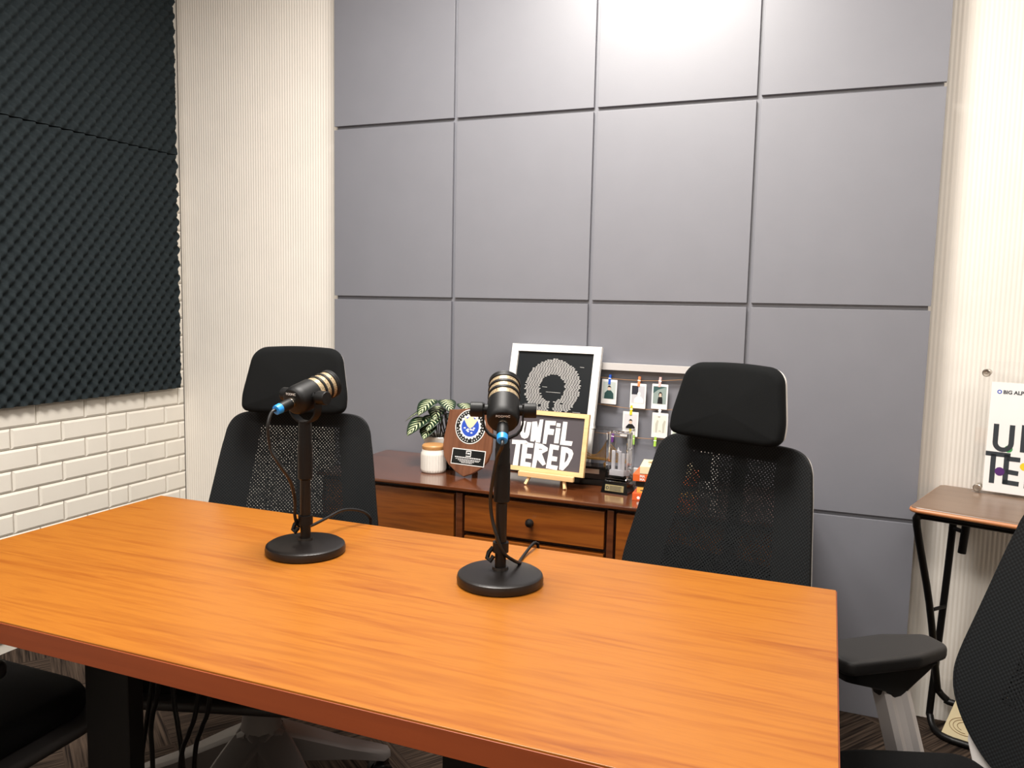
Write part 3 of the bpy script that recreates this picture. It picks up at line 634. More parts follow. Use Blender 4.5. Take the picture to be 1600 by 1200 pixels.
# reed diffuser
t = thing('reed_diffuser', 'thin black reeds in a dark bottle between jar and shield plaque', 'diffuser', (1.331, -0.206, Z0))
b = MB(); b.lathe([(0.002, 0), (0.015, 0), (0.0165, 0.003), (0.0165, 0.05), (0.013, 0.056), (0.009, 0.06), (0.009, 0.072), (0.006, 0.072), (0.006, 0.062), (0.002, 0.06)], 28); b.build('bottle', M['glossblack'], t)
for k, (dx, dy) in enumerate(((-0.026, -0.056), (-0.016, -0.050), (-0.008, -0.062), (0.002, -0.054), (0.010, -0.060))):
    b = MB(); b.cyl((-dx*0.15, -dy*0.15, 0.01), (dx, dy, 0.195+0.006*math.sin(k*2.1)), 0.0019, seg=8); b.build('reed', M['black'], t)

# shield plaque
t = thing('shield_plaque', 'walnut shield award plaque with round blue and gold seal', 'plaque', (1.424, -0.292, Z0+0.001), (-0.2, 0, -0.1))
SH = [(0, 0), (0.026, 0.012), (0.052, 0.031), (0.070, 0.055), (0.0775, 0.085), (0.0765, 0.12), (0.0715, 0.165), (0.069, 0.202), (0.040, 0.2045), (0.02, 0.2085), (0, 0.2125)]
SH = [(a*1.11, z) for a, z in SH]; SH = SH+[(-a, z) for a, z in reversed(SH[1:-1])]
b = MB(); b.slab(SH, 0.014, 0.004, upright(0), 2); b.build('shield', M['plaque'], t, smooth=30)
b = MB(); b.box((0, 0.035, 0.07), (0.02, 0.003, 0.13), rot=(0.38, 0, 0)); b.build('easel_back', M['plaque'], t)
SS = 1.16; sc_ = (0.006, 0.1545); up = upright(-0.0)
def sp(r, d0, d1, name, m, parent, pts=None):
    q = MB(); q.poly(pts or disc(r, 56, *sc_), d0, d1, up); return q.build(name, m, parent, smooth=0)
seal = sp(0.046*SS, 0.0135, 0.0150, 'seal', M['white'], t)
sp(0.0435*SS, 0.0149, 0.0153, 'seal_ring', M['plate'], seal)
gear = []
for k in range(20):
    a = 2*PI*k/20
    for da, rr in ((-0.09, 0.031), (-0.075, 0.034), (0.075, 0.034), (0.09, 0.031)): gear.append((sc_[0]+SS*rr*math.cos(a+da), sc_[1]+SS*rr*math.sin(a+da)))
sp(0, 0.0152, 0.0156, 'seal_gear', M['white'], seal, gear)
sp(0.0265*SS, 0.0155, 0.0158, 'seal_globe', M['sealblue'], seal)
b = MB(); rnd = random.Random(3)
for k in range(34):   # lettering round the rim, too small to read
    a = 2*PI*k/34
    if k % 9 == 8: continue
    cxx, cyy = sc_[0]+0.0388*SS*math.cos(a), sc_[1]+0.0388*SS*math.sin(a); ra = Matrix.Rotation(a, 2)
    for q in ((0, 0),):
        pts = [ra @ Vector((x, y+q[1])) for x, y in ((-0.0026, -0.0016), (0.0026, -0.0016), (0.0026, -0.0004), (0.0006, 0.0002), (0.0026, 0.0012), (-0.0026, 0.0012), (-0.0008, 0.0002))]
        b.poly([(p.x+cxx, p.y+cyy) for p in pts], 0.0152, 0.0155, up)
for k in range(9):
    a = rnd.uniform(3.4, 6.0); r = rnd.uniform(0.008, 0.022); b.poly([(sc_[0]+r*math.cos(a)+x, sc_[1]+r*math.sin(a)+y) for x, y in ((-0.004, -0.001), (0.003, -0.002), (0.004, 0.002), (0, 0.003), (-0.003, 0.002))], 0.0157, 0.016, up)
b.build('seal_lettering', M['lettering'], seal, smooth=0)
eg = [(0, -0.006), (0.007, -0.001), (0.015, 0.012), (0.016, 0.02), (0.009, 0.016), (0.004, 0.022), (-0.004, 0.022), (-0.009, 0.016), (-0.016, 0.02), (-0.015, 0.012), (-0.007, -0.001)]
sp(0, 0.0157, 0.0162, 'seal_bird', M['cream'], seal, [(sc_[0]+x*1.45, sc_[1]+y*1.3+0.002) for x, y in eg])
b = MB(); b.poly([(-0.049, 0.036), (0.069, 0.036), (0.070, 0.085), (-0.0475, 0.085)], 0.0135, 0.0148, up); np_ = b.build('name_plate', M['white'], t, smooth=0)
b = MB(); b.poly([(-0.0465, 0.0385), (0.0665, 0.0385), (0.0675, 0.0825), (-0.045, 0.0825)], 0.0147, 0.0151, up); b.build('plate_face', M['plate'], np_, smooth=0)
b = MB()
LG = lambda pts: b.poly([(0.011+x, 0.0715+y) for x, y in pts], 0.015, 0.0154, up)
for pts in ([(-0.009, 0.009), (0.009, 0.009), (0.009, 0.0065), (-0.009, 0.0065)], [(-0.009, 0.0065), (-0.0065, 0.0065), (-0.0065, -0.002), (-0.009, -0.002)], [(-0.004, 0.0025), (0.005, 0.0025), (0.005, -0.0015), (-0.004, -0.0015)], [(0.0065, 0.0065), (0.009, 0.0065), (0.009, -0.009), (0.0065, -0.009)], [(-0.009, -0.0065), (0.0065, -0.0065), (0.0065, -0.009), (-0.009, -0.009)]): LG(pts)
for zz, x0, x1, hh in ((0.0588, -0.036, 0.056, 0.0013), (0.0535, -0.033, 0.054, 0.0007), (0.0500, -0.024, 0.050, 0.0007), (0.0465, -0.018, 0.034, 0.0007), (0.0430, -0.012, 0.028, 0.0007)):
    x = x0
    while x < x1:
        wd = rnd.uniform(0.003, 0.008); b.poly([(x, zz-hh), (min(x+wd, x1), zz-hh), (min(x+wd, x1), zz+hh), (x, zz+hh)], 0.015, 0.0153, up); x += wd+0.0012
b.build('plate_engraving', M['lettering'], np_, smooth=0)

# white framed ring print
def framed(w, h, fw, depth):
    """mitred picture frame mesh in upright coordinates, bottom centre at the origin"""
    bb = MB()
    o = [(-w/2, 0), (w/2, 0), (w/2, h), (-w/2, h)]; i = [(-w/2+fw, fw), (w/2-fw, fw), (w/2-fw, h-fw), (-w/2+fw, h-fw)]
    for k in range(4):
        j = (k+1) % 4; q = [o[k], o[j], i[j], i[k]]
        bb.poly(q, 0, depth, upright(0))
    return bb
t = thing('picture_frame', 'white picture frame with a ring of pale dashes on black, leaning on the wall', 'picture frame', (1.620, -0.130, Z0+0.001), (-0.25, 0, -0.05))
b = framed(0.308, 0.412, 0.0235, 0.016); b.build('frame', M['white'], t, smooth=0)
b = MB(); b.poly([(-0.131, 0.022), (0.131, 0.022), (0.131, 0.39), (-0.131, 0.39)], 0.002, 0.008, upright(0)); art = b.build('print', M['artblack'], t, smooth=0)
b = MB(); rc = (0.0, 0.2735); rows = 46; rnd = random.Random(11); ph = 0.0
for k in range(rows+1):
    z = -0.094+0.188*k/rows; ph += 0.0017+rnd.uniform(-0.0004, 0.0004)
    x = -0.104+((ph+rnd.uniform(-0.0022, 0.0022)) % 0.0092)
    while x < 0.1:
        xa, xb = x, x+0.0072; m_ = (xa+xb)/2; rr = math.hypot(m_, z)
        if 0.0435 < rr < 0.0945 and not (z < -0.03 and abs(m_-0.003) < 0.009) and not (z < -0.045 and abs(abs(m_-0.003)-0.034+(z+0.045)*0.3) < 0.0024):
            b.poly([(rc[0]+xa, rc[1]+z-0.00105), (rc[0]+xb, rc[1]+z-0.00105), (rc[0]+xb, rc[1]+z+0.00105), (rc[0]+xa, rc[1]+z+0.00105)], 0.0079, 0.0083, upright(0))
        x += 0.0092
for xa, xb, z in ((0.078, 0.104, 0.2), (-0.035, -0.018, 0.275), (0.086, 0.1, 0.345), (0.085, 0.094, 0.188), (-0.02, 0.03, 0.259)):
    b.poly([(xa, z), (xb, z-0.0008), (xb, z+0.0003), (xa, z+0.0008)], 0.0079, 0.0082, upright(0))
b.build('dash_ring', M['dash'], art, smooth=0)

# chalkboard on easel
t = thing('chalkboard_sign', 'pine framed chalkboard reading UNFILTERED in white letters on a little easel', 'sign', (1.679, -0.280, 0.690), (-0.22, 0, -0.07))
b = framed(0.27, 0.184, 0.013, 0.012)
for o_ in b.bm.verts: o_.co.x -= 0.011
b.build('frame', M['pine'], t, smooth=0)
b = MB(); b.poly([(-0.134, 0.012), (0.112, 0.012), (0.112, 0.172), (-0.134, 0.172)], 0.002, 0.006, upright(0)); board = b.build('board', M['chalk'], t, smooth=0)
LET = dict(
 U=[[(-0.0935,0.1476),(-0.0785,0.1489),(-0.0816,0.1242),(-0.0803,0.1138),(-0.0767,0.1133),(-0.0753,0.1231),(-0.0738,0.1468),(-0.0597,0.1472),(-0.0608,0.1276),(-0.0621,0.1097),(-0.0661,0.0997),(-0.0762,0.0952),(-0.0864,0.0986),(-0.092,0.1079)]],
 N=[[(-0.0572,0.1487),(-0.0417,0.1511),(-0.0366,0.1314),(-0.0328,0.1572),(-0.0216,0.1584),(-0.0228,0.1181),(-0.0242,0.0885),(-0.0381,0.0885),(-0.0414,0.0975),(-0.0438,0.0897),(-0.0565,0.0901)]],
 F=[[(-0.0143,0.1558),(0.0193,0.1569),(0.0191,0.1441),(0.0011,0.1434),(0.0014,0.133),(0.0167,0.1324),(0.0156,0.1151),(-0.0024,0.1148),(-0.0042,0.0865),(-0.0159,0.0864)]],
 I=[[(0.0225,0.1516),(0.0353,0.1514),(0.0346,0.1399),(0.022,0.1409)],[(0.0216,0.1372),(0.0362,0.1368),(0.0347,0.0918),(0.0202,0.0914)]],
 L=[[(0.0423,0.1573),(0.0559,0.1571),(0.0551,0.1016),(0.0787,0.1019),(0.0765,0.0883),(0.0396,0.0888)]],
 T=[[(-0.1162,0.0894),(-0.0721,0.091),(-0.0617,0.0852),(-0.0664,0.0803),(-0.0875,0.0791),(-0.0881,0.0136),(-0.1054,0.0134),(-0.1024,0.0769),(-0.1158,0.0764)]],
 E=[[(-0.0805,0.0798),(-0.0617,0.0852),(-0.0448,0.0843),(-0.045,0.0711),(-0.0634,0.0709),(-0.0638,0.0523),(-0.047,0.0516),(-0.047,0.038),(-0.0655,0.0377),(-0.0659,0.0272),(-0.0464,0.026),(-0.0458,0.0136),(-0.0805,0.0136)]],
 R=[[(-0.04,0.0876),(-0.017,0.085),(0.0023,0.0757),(0.0025,0.0669),(-0.0144,0.0565),(0.0021,0.0272),(-0.0075,0.0214),(-0.0269,0.0377),(-0.0298,0.0122),(-0.0425,0.0129),(-0.0405,0.0491)]],
 E2=[[(0.0086,0.0877),(0.038,0.0854),(0.037,0.0719),(0.0199,0.0726),(0.0197,0.0528),(0.036,0.052),(0.0354,0.0386),(0.0188,0.0384),(0.0185,0.0268),(0.0408,0.0257),(0.0389,0.0133),(0.0035,0.0154)]],
 D=[[(0.045,0.0837),(0.0637,0.0832),(0.0795,0.0769),(0.0849,0.0664),(0.0822,0.0536),(0.073,0.0323),(0.0582,0.0143),(0.0458,0.0161)]])
HOLE = dict(D=[[(0.0612,0.068),(0.0692,0.0648),(0.0709,0.0572),(0.0665,0.0442),(0.0599,0.0364)]], R=[[(-0.0256,0.0702),(-0.0152,0.0702),(-0.015,0.0680),(-0.0253,0.0674)]])
b = MB()
for k_, polys in LET.items():
    for q in polys: b.poly(q, 0.0059, 0.0068, upright(0), HOLE.get(k_, ()))
b.build('lettering', M['lettering'], board, smooth=0)
# easel parts (same thing: it carries the board)
es = thing('display_easel', 'small pale pine easel holding the chalkboard sign', 'easel', (1.690, -0.288, Z0), (0, 0, -0.07))
b = MB(); b.box((0, -0.0135, 0.031), (0.176, 0.012, 0.015), bev=0.0015); b.build('ledge', M['pine'], es)
for s_ in (-1, 1):
    b = MB()
    q = Euler((-0.22, s_*0.22, 0)).to_matrix()
    b.box((s_*0.059, -0.012, 0.013), (0.008, 0.010, 0.030), rot=Euler((-0.5, -s_*0.35, 0)), bev=0.001)
    b.box((s_*0.045, 0.026, 0.10), (0.008, 0.006, 0.15), rot=Euler((-0.22, -s_*0.25, 0)), bev=0.001); b.build('leg', M['pine'], es)
b = MB(); b.box((0, 0.085, 0.075), (0.010, 0.006, 0.17), rot=(0.45, 0, 0), bev=0.001); b.build('leg', M['pine'], es)

# string photo frame
DFX = 1.853
t = thing('photo_display_frame', 'white wooden frame strung with twine for clipped instant photos', 'photo frame', (DFX, -0.006, Z0+0.001), (0, 0, 0))
FX0, FX1, FH, FW = -0.215, 0.2035, 0.352, 0.021
b = MB()
for q in ([(FX0, 0), (FX1, 0), (FX1-FW, FW), (FX0+FW, FW)], [(FX1, 0), (FX1, FH), (FX1-FW, FH-FW), (FX1-FW, FW)], [(FX1, FH), (FX0, FH), (FX0+FW, FH-FW), (FX1-FW, FH-FW)], [(FX0, FH), (FX0, 0), (FX0+FW, FW), (FX0+FW, FH-FW)]): b.poly(q, 0, 0.022, upright(0))
b.build('frame', mat('off white frame paint', (206, 202, 200), 0.45), t, smooth=0)
def sag(pts): return [Vector((a, -0.010, z)) for a, z in pts]
rowz = [[(FX0+0.01, 0.312), (-0.078, 0.3045), (0.004, 0.3008), (0.10, 0.3035), (FX1-0.01, 0.313)], [(FX0+0.01, 0.226), (-0.08, 0.2178), (0.016, 0.2105), (0.10, 0.2125), (FX1-0.01, 0.219)], [(FX0+0.01, 0.133), (-0.09, 0.1255), (0.03, 0.1188), (0.108, 0.1205), (FX1-0.01, 0.128)]]
for r in rowz:
    b = MB(); b.tube(spline(sag(r), 6), 0.0011, 6); b.build('twine', M['twine'], t, smooth=60)
fw_ = Matrix.Translation((DFX, -0.006, Z0+0.001))
def onframe(a, z, d): return fw_ @ Vector((a, -d, z))
PH = [(-0.0545, 0.2995, 0.03, 'instant photo of a person in a dark green jacket, under the blue peg', (196, 206, 202), (40, 74, 72), 'p1'),
      (0.0388, 0.2915, 0.02, 'overexposed instant photo of a person in white, under the orange peg', (206, 206, 212), (246, 244, 242), 'p2'),
      (0.1070, 0.2935, 0.02, 'instant photo of a person with dark hair and black top, under the pink peg', (150, 166, 162), (26, 28, 30), 'p3'),
      (0.0172, 0.2009, 0.02, 'instant photo of a person in a black shirt, under the yellow peg', (226, 224, 226), (22, 22, 24), 'p4'),
      (0.1108, 0.2034, 0.02, 'washed-out instant photo with faint figures, under the white peg', (238, 238, 226), (200, 198, 184), 'p5'),
      (0.1720, 0.1815, 0.02, 'pale green instant photo partly behind the chair headrest', (212, 222, 206), (70, 78, 72), 'p6')]
PW, PHH = 0.050, 0.0785
skin = mat('pale skin print', (226, 200, 180), 0.5); hair = mat('black hair print', (24, 22, 22), 0.5); darkp = mat('dark room print', (44, 46, 58), 0.5)
for x, ztop, rz, lab, bgc, fgc, kind in PH:
    p = onframe(x, ztop, 0.0125)
    ip = thing('instant_photo', lab, 'photo', p, (0, rz, 0), 'instant photos pegged on twine')
    b = MB(); b.slab(rrect(PW, PHH, 0.0015, 0, -PHH/2, 2), 0.0006, 0.0002, upright(0), 1); b.build('card', M['paper'], ip, smooth=0)
    b = MB(); pw, z1, z0 = 0.041, -0.0075, -0.0620; b.poly([(-pw/2, z0), (pw/2, z0), (pw/2, z1), (-pw/2, z1)], 0.0005, 0.0008, upright(0)); pic = b.build('picture', mat('photo ground', bgc, 0.35), ip, smooth=0)
    sx = {'p1': 0, 'p2': 0.003, 'p3': 0.002, 'p4': 0.001, 'p5': -0.004, 'p6': 0.004}[kind]
    if kind == 'p6':
        b = MB(); b.poly([(-0.006, -0.032), (0.0205, -0.030), (0.0205, -0.042), (-0.008, -0.042)], 0.0007, 0.001, upright(0)); b.build('picture_box', M['white'], pic, smooth=0); continue
    if kind == 'p5':
        b = MB()
        for dx in (-0.010, 0.012): b.poly([(dx-0.003, -0.062), (dx+0.002, -0.062), (dx+0.004, -0.038), (dx+0.006, -0.025), (dx+0.001, -0.022), (dx-0.004, -0.036)], 0.0007, 0.001, upright(0))
        b.poly([(0.001-0.004, -0.058), (0.005, -0.059), (0.004, -0.055), (-0.002, -0.055)], 0.0007, 0.001, upright(0)); b.build('picture_figure', mat('faint figure', fgc, 0.5), pic, smooth=0); continue
    if kind in ('p2', 'p3'):
        b = MB(); b.poly([(-0.0205, -0.035 if kind == 'p2' else -0.03), (0.0 if kind == 'p2' else -0.006, -0.035 if kind == 'p2' else -0.018), (0.0 if kind == 'p2' else 0.0205, -0.0075), (-0.0205, -0.0075)], 0.0006, 0.0009, upright(0)); b.build('picture_room', darkp if kind == 'p2' else mat('teal room print', (60, 92, 92), 0.5), pic, smooth=0)
    hy = -0.028 if kind == 'p4' else (-0.024 if kind == 'p1' else -0.029)
    b = MB(); tw = 0.0155 if kind != 'p3' else 0.008; b.poly([(sx-tw, z0+0.0002), (sx+tw, z0+0.0002), (sx+tw*0.92, hy-0.02), (sx+0.006, hy-0.011), (sx-0.006, hy-0.011), (sx-tw*0.92, hy-0.02)], 0.0007, 0.0011, upright(0)); b.build('picture_clothing', mat('photo clothing', fgc, 0.5), pic, smooth=0)
    b = MB(); b.poly([(sx+0.0052*math.cos(a), hy-0.004+0.0072*math.sin(a)) for a in [2*PI*i/20 for i in range(20)]], 0.0009, 0.0012, upright(0)); b.build('picture_face', skin if kind != 'p2' else M['paper'], pic, smooth=0)
    if kind != 'p2':
        b = MB(); lim = (0, PI) if kind != 'p3' else (-0.7, PI+0.7)
        pts = [(sx+0.0058*math.cos(a), hy-0.0035+0.0082*math.sin(a)) for a in [lim[0]+(lim[1]-lim[0])*i/14 for i in range(15)]]
        b.poly(pts+[(sx-0.004, hy-0.0005), (sx+0.004, hy-0.0005)] if kind != 'p3' else pts+[(sx-0.003, hy), (sx+0.003, hy)], 0.0010, 0.0014, upright(0)); b.build('picture_hair', hair, pic, smooth=0)
PIN = [(-0.0547, 0.2994, (28, 84, 190), 'blue', 'top twine, leftmost'), (0.0398, 0.2981, (240, 140, 86), 'orange', 'top twine, middle'), (0.1054, 0.2999, (240, 190, 186), 'pale pink', 'top twine, right'), (0.0181, 0.2061, (222, 206, 40), 'yellow', 'middle twine, left'), (0.1082, 0.2077, (240, 238, 234), 'white', 'middle twine, right'),
       (-0.0333, 0.1175, (112, 50, 140), 'purple', 'empty bottom twine'), (0.0275, 0.1127, (150, 196, 110), 'sage green', 'bottom twine above the crystal trophy'), (0.0973, 0.112, (176, 220, 84), 'lime green', 'bottom twine beside the chair back')]
for x, z, c, nm, where in PIN:
    p = onframe(x, z, 0.0105)
    cp = thing('clothespin', 'tiny %s wooden peg on the %s' % (nm, where), 'clothes peg', p, (0, 0.06, 0), 'tiny coloured pegs')
    m_ = mat(nm+' peg paint', c, 0.5)
    for s_ in (-1, 1):
        b = MB(); b.box((0, -0.0026 if s_ < 0 else 0.0045, 0), (0.0075, 0.0022, 0.031), rot=(s_*0.07, 0, 0), bev=0.0006); b.build('jaw', m_, cp)
    b = MB(); b.tube([(-0.0042, -0.003, 0.003), (0.0042, -0.003, 0.003)], 0.0009, 6); b.tube([(-0.0042, 0.0035, 0.003), (-0.0042, -0.003, 0.003)], 0.0007, 6); b.build('spring', M['steel'], cp)

# acrylic case with a gold bridge model
t = thing('display_case', 'clear acrylic case holding a small gold suspension bridge on gloss black base', 'display case', (1.822, -0.186, Z0))
b = MB(); b.box((0, 0, 0.009), (0.206, 0.070, 0.018), bev=0.002); b.box((0, 0, 0.037), (0.190, 0.060, 0.038), bev=0.0015); b.build('base', M['glossblack'], t)
b = MB()
for c, d in (((0, -0.0285, 0.112), (0.19, 0.002, 0.112)), ((0, 0.0285, 0.112), (0.19, 0.002, 0.112)), ((-0.094, 0, 0.112), (0.002, 0.055, 0.112)), ((0.094, 0, 0.112), (0.002, 0.055, 0.112)), ((0, 0, 0.169), (0.19, 0.06, 0.002))): b.box(c, d)
b.build('cover', M['acrylic'], t, smooth=0)
b = MB(); zd = 0.076
b.box((0, 0, zd), (0.180, 0.022, 0.005), bev=0.001)
for tx_ in (-0.076, 0.020):
    for sy in (-1, 1): b.cyl((tx_, sy*0.011, 0.056), (tx_, sy*0.009, 0.132), 0.0028, 0.002, 8)
    for z in (0.09, 0.110, 0.130): b.box((tx_, 0, z), (0.003, 0.02, 0.003))
    b.box((tx_, 0, 0.062), (0.014, 0.034, 0.012), bev=0.002)
for sy in (-1, 1):
    main = []
    for i_ in range(45):
        x = -0.088+0.176*i_/44; q = x+0.028
        main.append((x, sy*0.0105, zd+0.008+0.050*(q/0.048)**2 if abs(q) <= 0.048 else max(zd, 0.134-(abs(q)-0.048)*0.9)))
    b.tube(main, 0.0011, 6)
    for x, y_, z in main:
        if z-zd > 0.004: b.cyl((x, y_, zd), (x, y_, z), 0.0006, seg=5)
b.build('bridge_model', M['gold'], t)
b = MB(); b.box((-0.02, -0.0304, 0.042), (0.05, 0.001, 0.014)); b.build('name_plate', M['steel'], t, smooth=0)

# crystal trophy
t = thing('crystal_trophy', 'clear crystal block trophy with frosted towers inside, on black base with brass plate', 'trophy', (1.898, -0.268, Z0), (0, 0, -0.12))
def frust(bb, w0, d0, w1, d1, z0, z1): bb.ring_loft([[Vector((sx*w_/2, sy*d_/2, z)) for sx, sy in ((-1, -1), (1, -1), (1, 1), (-1, 1))] for w_, d_, z in ((w0, d0, z0), (w1, d1, z1))])
b = MB(); frust(b, 0.082, 0.062, 0.070, 0.050, 0, 0.032); frust(b, 0.070, 0.050, 0.070, 0.050, 0.032, 0.034); b.build('base', M['glossblack'], t, smooth=0)
b = MB(); b.box((0, -0.0285, 0.016), (0.056, 0.0012, 0.018), rot=(-0.185, 0, 0)); pl = b.build('name_plate', M['goldplate'], t, smooth=0)
b = MB(); b.poly(disc(0.0045, 20, -0.021, 0.016), 0.0288, 0.0296, lambda a, z, d: Vector((a, -d-0.0004+0.185*(z-0.016), z)), [disc(0.003, 20, -0.0205, 0.016)[::-1]])
for zz in (0.021, 0.0175, 0.014, 0.0105):
    b.poly([(-0.014, zz-0.0006), (0.024-random.random()*0.01, zz-0.0006), (0.024-random.random()*0.01, zz+0.0006), (-0.014, zz+0.0006)], 0.0288, 0.0294, lambda a, z, d: Vector((a, -d-0.0004+0.185*(z-0.016), z)))
b.build('plate_engraving', M['ink'], pl, smooth=0)
b = MB(); b.box((0, 0, 0.104), (0.064, 0.044, 0.14), bev=0.0018, seg=1); b.build('crystal_block', M['crystal'], t, smooth=0)
b = MB()
b.box((0, 0, 0.058), (0.044, 0.026, 0.016), bev=0.001)
for x, y, w_, h in ((-0.014, 0.002, 0.010, 0.055), (0.006, 0.0, 0.009, 0.055), (0.0175, -0.006, 0.009, 0.050)):
    b.box((x, y, 0.066+h/2), (w_, w_, h), bev=0.0008); frust(b, w_*0.9, w_*0.9, 0.001, 0.001, 0.066+h, 0.066+h+(0.006 if x < 0.01 else 0.016))
b.build('engraved_towers', M['frost'], t, smooth=0)

# stack of books beside the trophy, behind the chair
BK = [(0.0, 0.020, (222, 96, 44), 1.958, -0.345, 0.17, 0.125, 'orange book with white dot on spine, bottom of the stack by the trophy'),
      (0.020, 0.015, (232, 178, 84), 1.968, -0.335, 0.16, 0.12, 'yellow book second from bottom of the stack by the trophy'),
      (0.035, 0.018, (28, 30, 30), 1.962, -0.325, 0.17, 0.12, 'black book in the middle of the stack by the trophy'),
      (0.053, 0.020, (226, 104, 46), 1.957, -0.34, 0.17, 0.13, 'orange book with white capitals on spine, under the cream box')]
for z, h, c, x0, y0, bw_, bd, lab in BK:
    bo = thing('book', lab, 'book', (x0, y0, Z0+z), (0, 0, 0.05), 'books stacked on the sideboard')
    cm = mat('book cover', c, 0.4)
    b = MB(); b.box((bw_/2, 0.001, h/2), (bw_, 0.003, h-0.0002), bev=0.0008); b.box((bw_/2, bd/2, 0.001), (bw_, bd, 0.0018)); b.box((bw_/2, bd/2, h-0.001), (bw_, bd, 0.0018)); b.build('cover', cm, bo, smooth=0)
    b = MB(); b.box((bw_/2, bd/2+0.0005, h/2), (bw_-0.006, bd-0.006, h-0.0036)); b.build('pages', M['paper'], bo, smooth=0)
    f = MB(); wsp = lambda a, zz, d: Vector((a, -0.0004-d, zz))
    if 'capitals' in lab:
        f.text('MA', 0.010, lambda a, zz, d: wsp(a+0.026, zz+0.0145, d), 0.0004, bold=0.0002); f.text('MA', 0.010, lambda a, zz, d: wsp(a+0.026, zz+0.0055, d), 0.0004, bold=0.0002)
        f.build('spine_lettering', M['lettering'], bo, smooth=0)
    elif 'dot' in lab:
        f.poly(disc(0.0042, 20, 0.017, 0.008), 0, 0.0004, wsp); f.build('spine_mark', M['lettering'], bo, smooth=0)
    elif 'yellow' in lab:
        f.poly([(0.010, 0.006), (0.018, 0.006), (0.018, 0.0085), (0.010, 0.0085)], 0, 0.0004, wsp); f.build('spine_mark', M['ink'], bo, smooth=0)
    else: f.bm.free()
t = thing('small_photo_frame', 'small white picture frame glimpsed through the mesh of the right chair back', 'picture frame', (2.082, -0.12, Z0+0.001), (-0.2, 0, 0.05))
b = framed(0.155, 0.127, 0.021, 0.012); b.build('frame', M['white'], t, smooth=0)
b = MB(); b.poly([(-0.058, 0.02), (0.058, 0.02), (0.058, 0.108), (-0.058, 0.108)], 0.002, 0.006, upright(0)); b.build('print', M['artblack'], t, smooth=0)
bo = thing('cream_box', 'cream card box with small drawing on top of the book stack', 'box', (1.975, -0.338, Z0+0.0735), (0, 0, 0.12))
b = MB(); b.box((0.07, 0.055, 0.011), (0.14, 0.11, 0.021), bev=0.0012); bx = b.build('carton', M['cream'], bo)
b = MB()
b.poly([(0.030+0.014*math.cos(a), 0.065+0.012*math.sin(a)) for a in [2*PI*i/18 for i in range(18)]], 0.0214, 0.0219); b.poly([(0.02, 0.035), (0.024, 0.034), (0.023, 0.042)], 0.0214, 0.0219); b.poly([(0.015, 0.084), (0.03, 0.086), (0.03, 0.089), (0.015, 0.088)], 0.0214, 0.0219)
b.build('carton_drawing', M['sketch'], bx, smooth=0)

# ------------------------------------------------------------------ tray table with the acrylic sign
TT = 0.70; TYAW = -0.31
t = thing('tray_table', 'folding tray table with brown wooden top and black tube legs, right of the grey panels', 'tray table', (2.652, -0.263, 0), (0, 0, TYAW))
TWd, TDp = 0.48, 0.345
b = MB(); b.slab(rrect(TWd, TDp, 0.02, TWd/2, TDp/2), 0.016, 0.007, lambda a, y, d: Vector((a, y, TT-0.016+d)), 3); b.build('tray_top', M['traywood'], t, smooth=40)
b = MB(); eo = rrect(TWd-0.004, TDp-0.004, 0.02, TWd/2, TDp/2); b.tube([Vector((p[0], p[1], TT-0.0105)) for p in eo], 0.0062, 8, closed=True); b.build('tray_edge', M['trayedge'], t, smooth=60)
r_t = 0.0095; zb = TT-0.028
def legA(x0, x1):
    P0 = [(x1-0.04, 0.035, zb), (x0+0.03, 0.035, zb), (x0+0.008, 0.036, zb-0.006), (x0, 0.04, zb-0.03), (x0+0.018, 0.17, 0.40), (x0+0.03, 0.285, 0.14), (x0+0.035, 0.297, 0.112), (x0+0.055, 0.303, 0.092), (x0+0.085, 0.303, 0.086), (x1-0.085, 0.303, 0.086), (x1-0.055, 0.303, 0.092), (x1-0.035, 0.297, 0.112), (x1-0.03, 0.285, 0.14), (x1-0.018, 0.17, 0.40), (x1, 0.04, zb-0.03), (x1-0.008, 0.036, zb-0.006), (x1-0.03, 0.035, zb)]
    return P0
b = MB(); b.tube(spline(legA(0.012, TWd-0.012), 4), r_t, 12); b.build('leg_frame', M['black'], t, smooth=60)
xs = 0.040
PB_ = [(xs+0.018, 0.255, zb-0.03), (xs+0.006, 0.275, 0.40), (xs-0.012, 0.296, 0.07), (xs-0.010, 0.292, 0.035), (xs+0.004, 0.27, 0.015), (xs+0.03, 0.245, 0.0105), (xs+0.06, 0.235, 0.0105)]
PB_ = [(xs+0.018, 0.255, zb-0.03)]+spline(PB_, 5)[1:]; PB_ = PB_+[(TWd-p[0], p[1], p[2]) for p in reversed(PB_)]
b = MB(); b.tube(PB_, r_t, 12); b.build('leg_frame', M['black'], t, smooth=60)
for s_ in (0, 1):
    X = (lambda v: v) if s_ == 0 else (lambda v: TWd-v)
    b = MB(); b.tube([(X(0.096), 0.235, zb+0.014), (X(0.086), 0.238, 0.54)], 0.0105, 12)
    b.cyl((X(0.050), 0.262, 0.60), (X(0.082), 0.238, 0.60), 0.006); b.cyl((X(0.052), 0.262, 0.636), (X(0.086), 0.238, 0.636), 0.006); b.build('hinge_bracket', M['black'], t, smooth=60)
    b = MB(); b.cyl((X(0.030), 0.225, 0.37), (X(0.050), 0.268, 0.372), 0.005); b.build('pivot_bolt', M['black'], t)

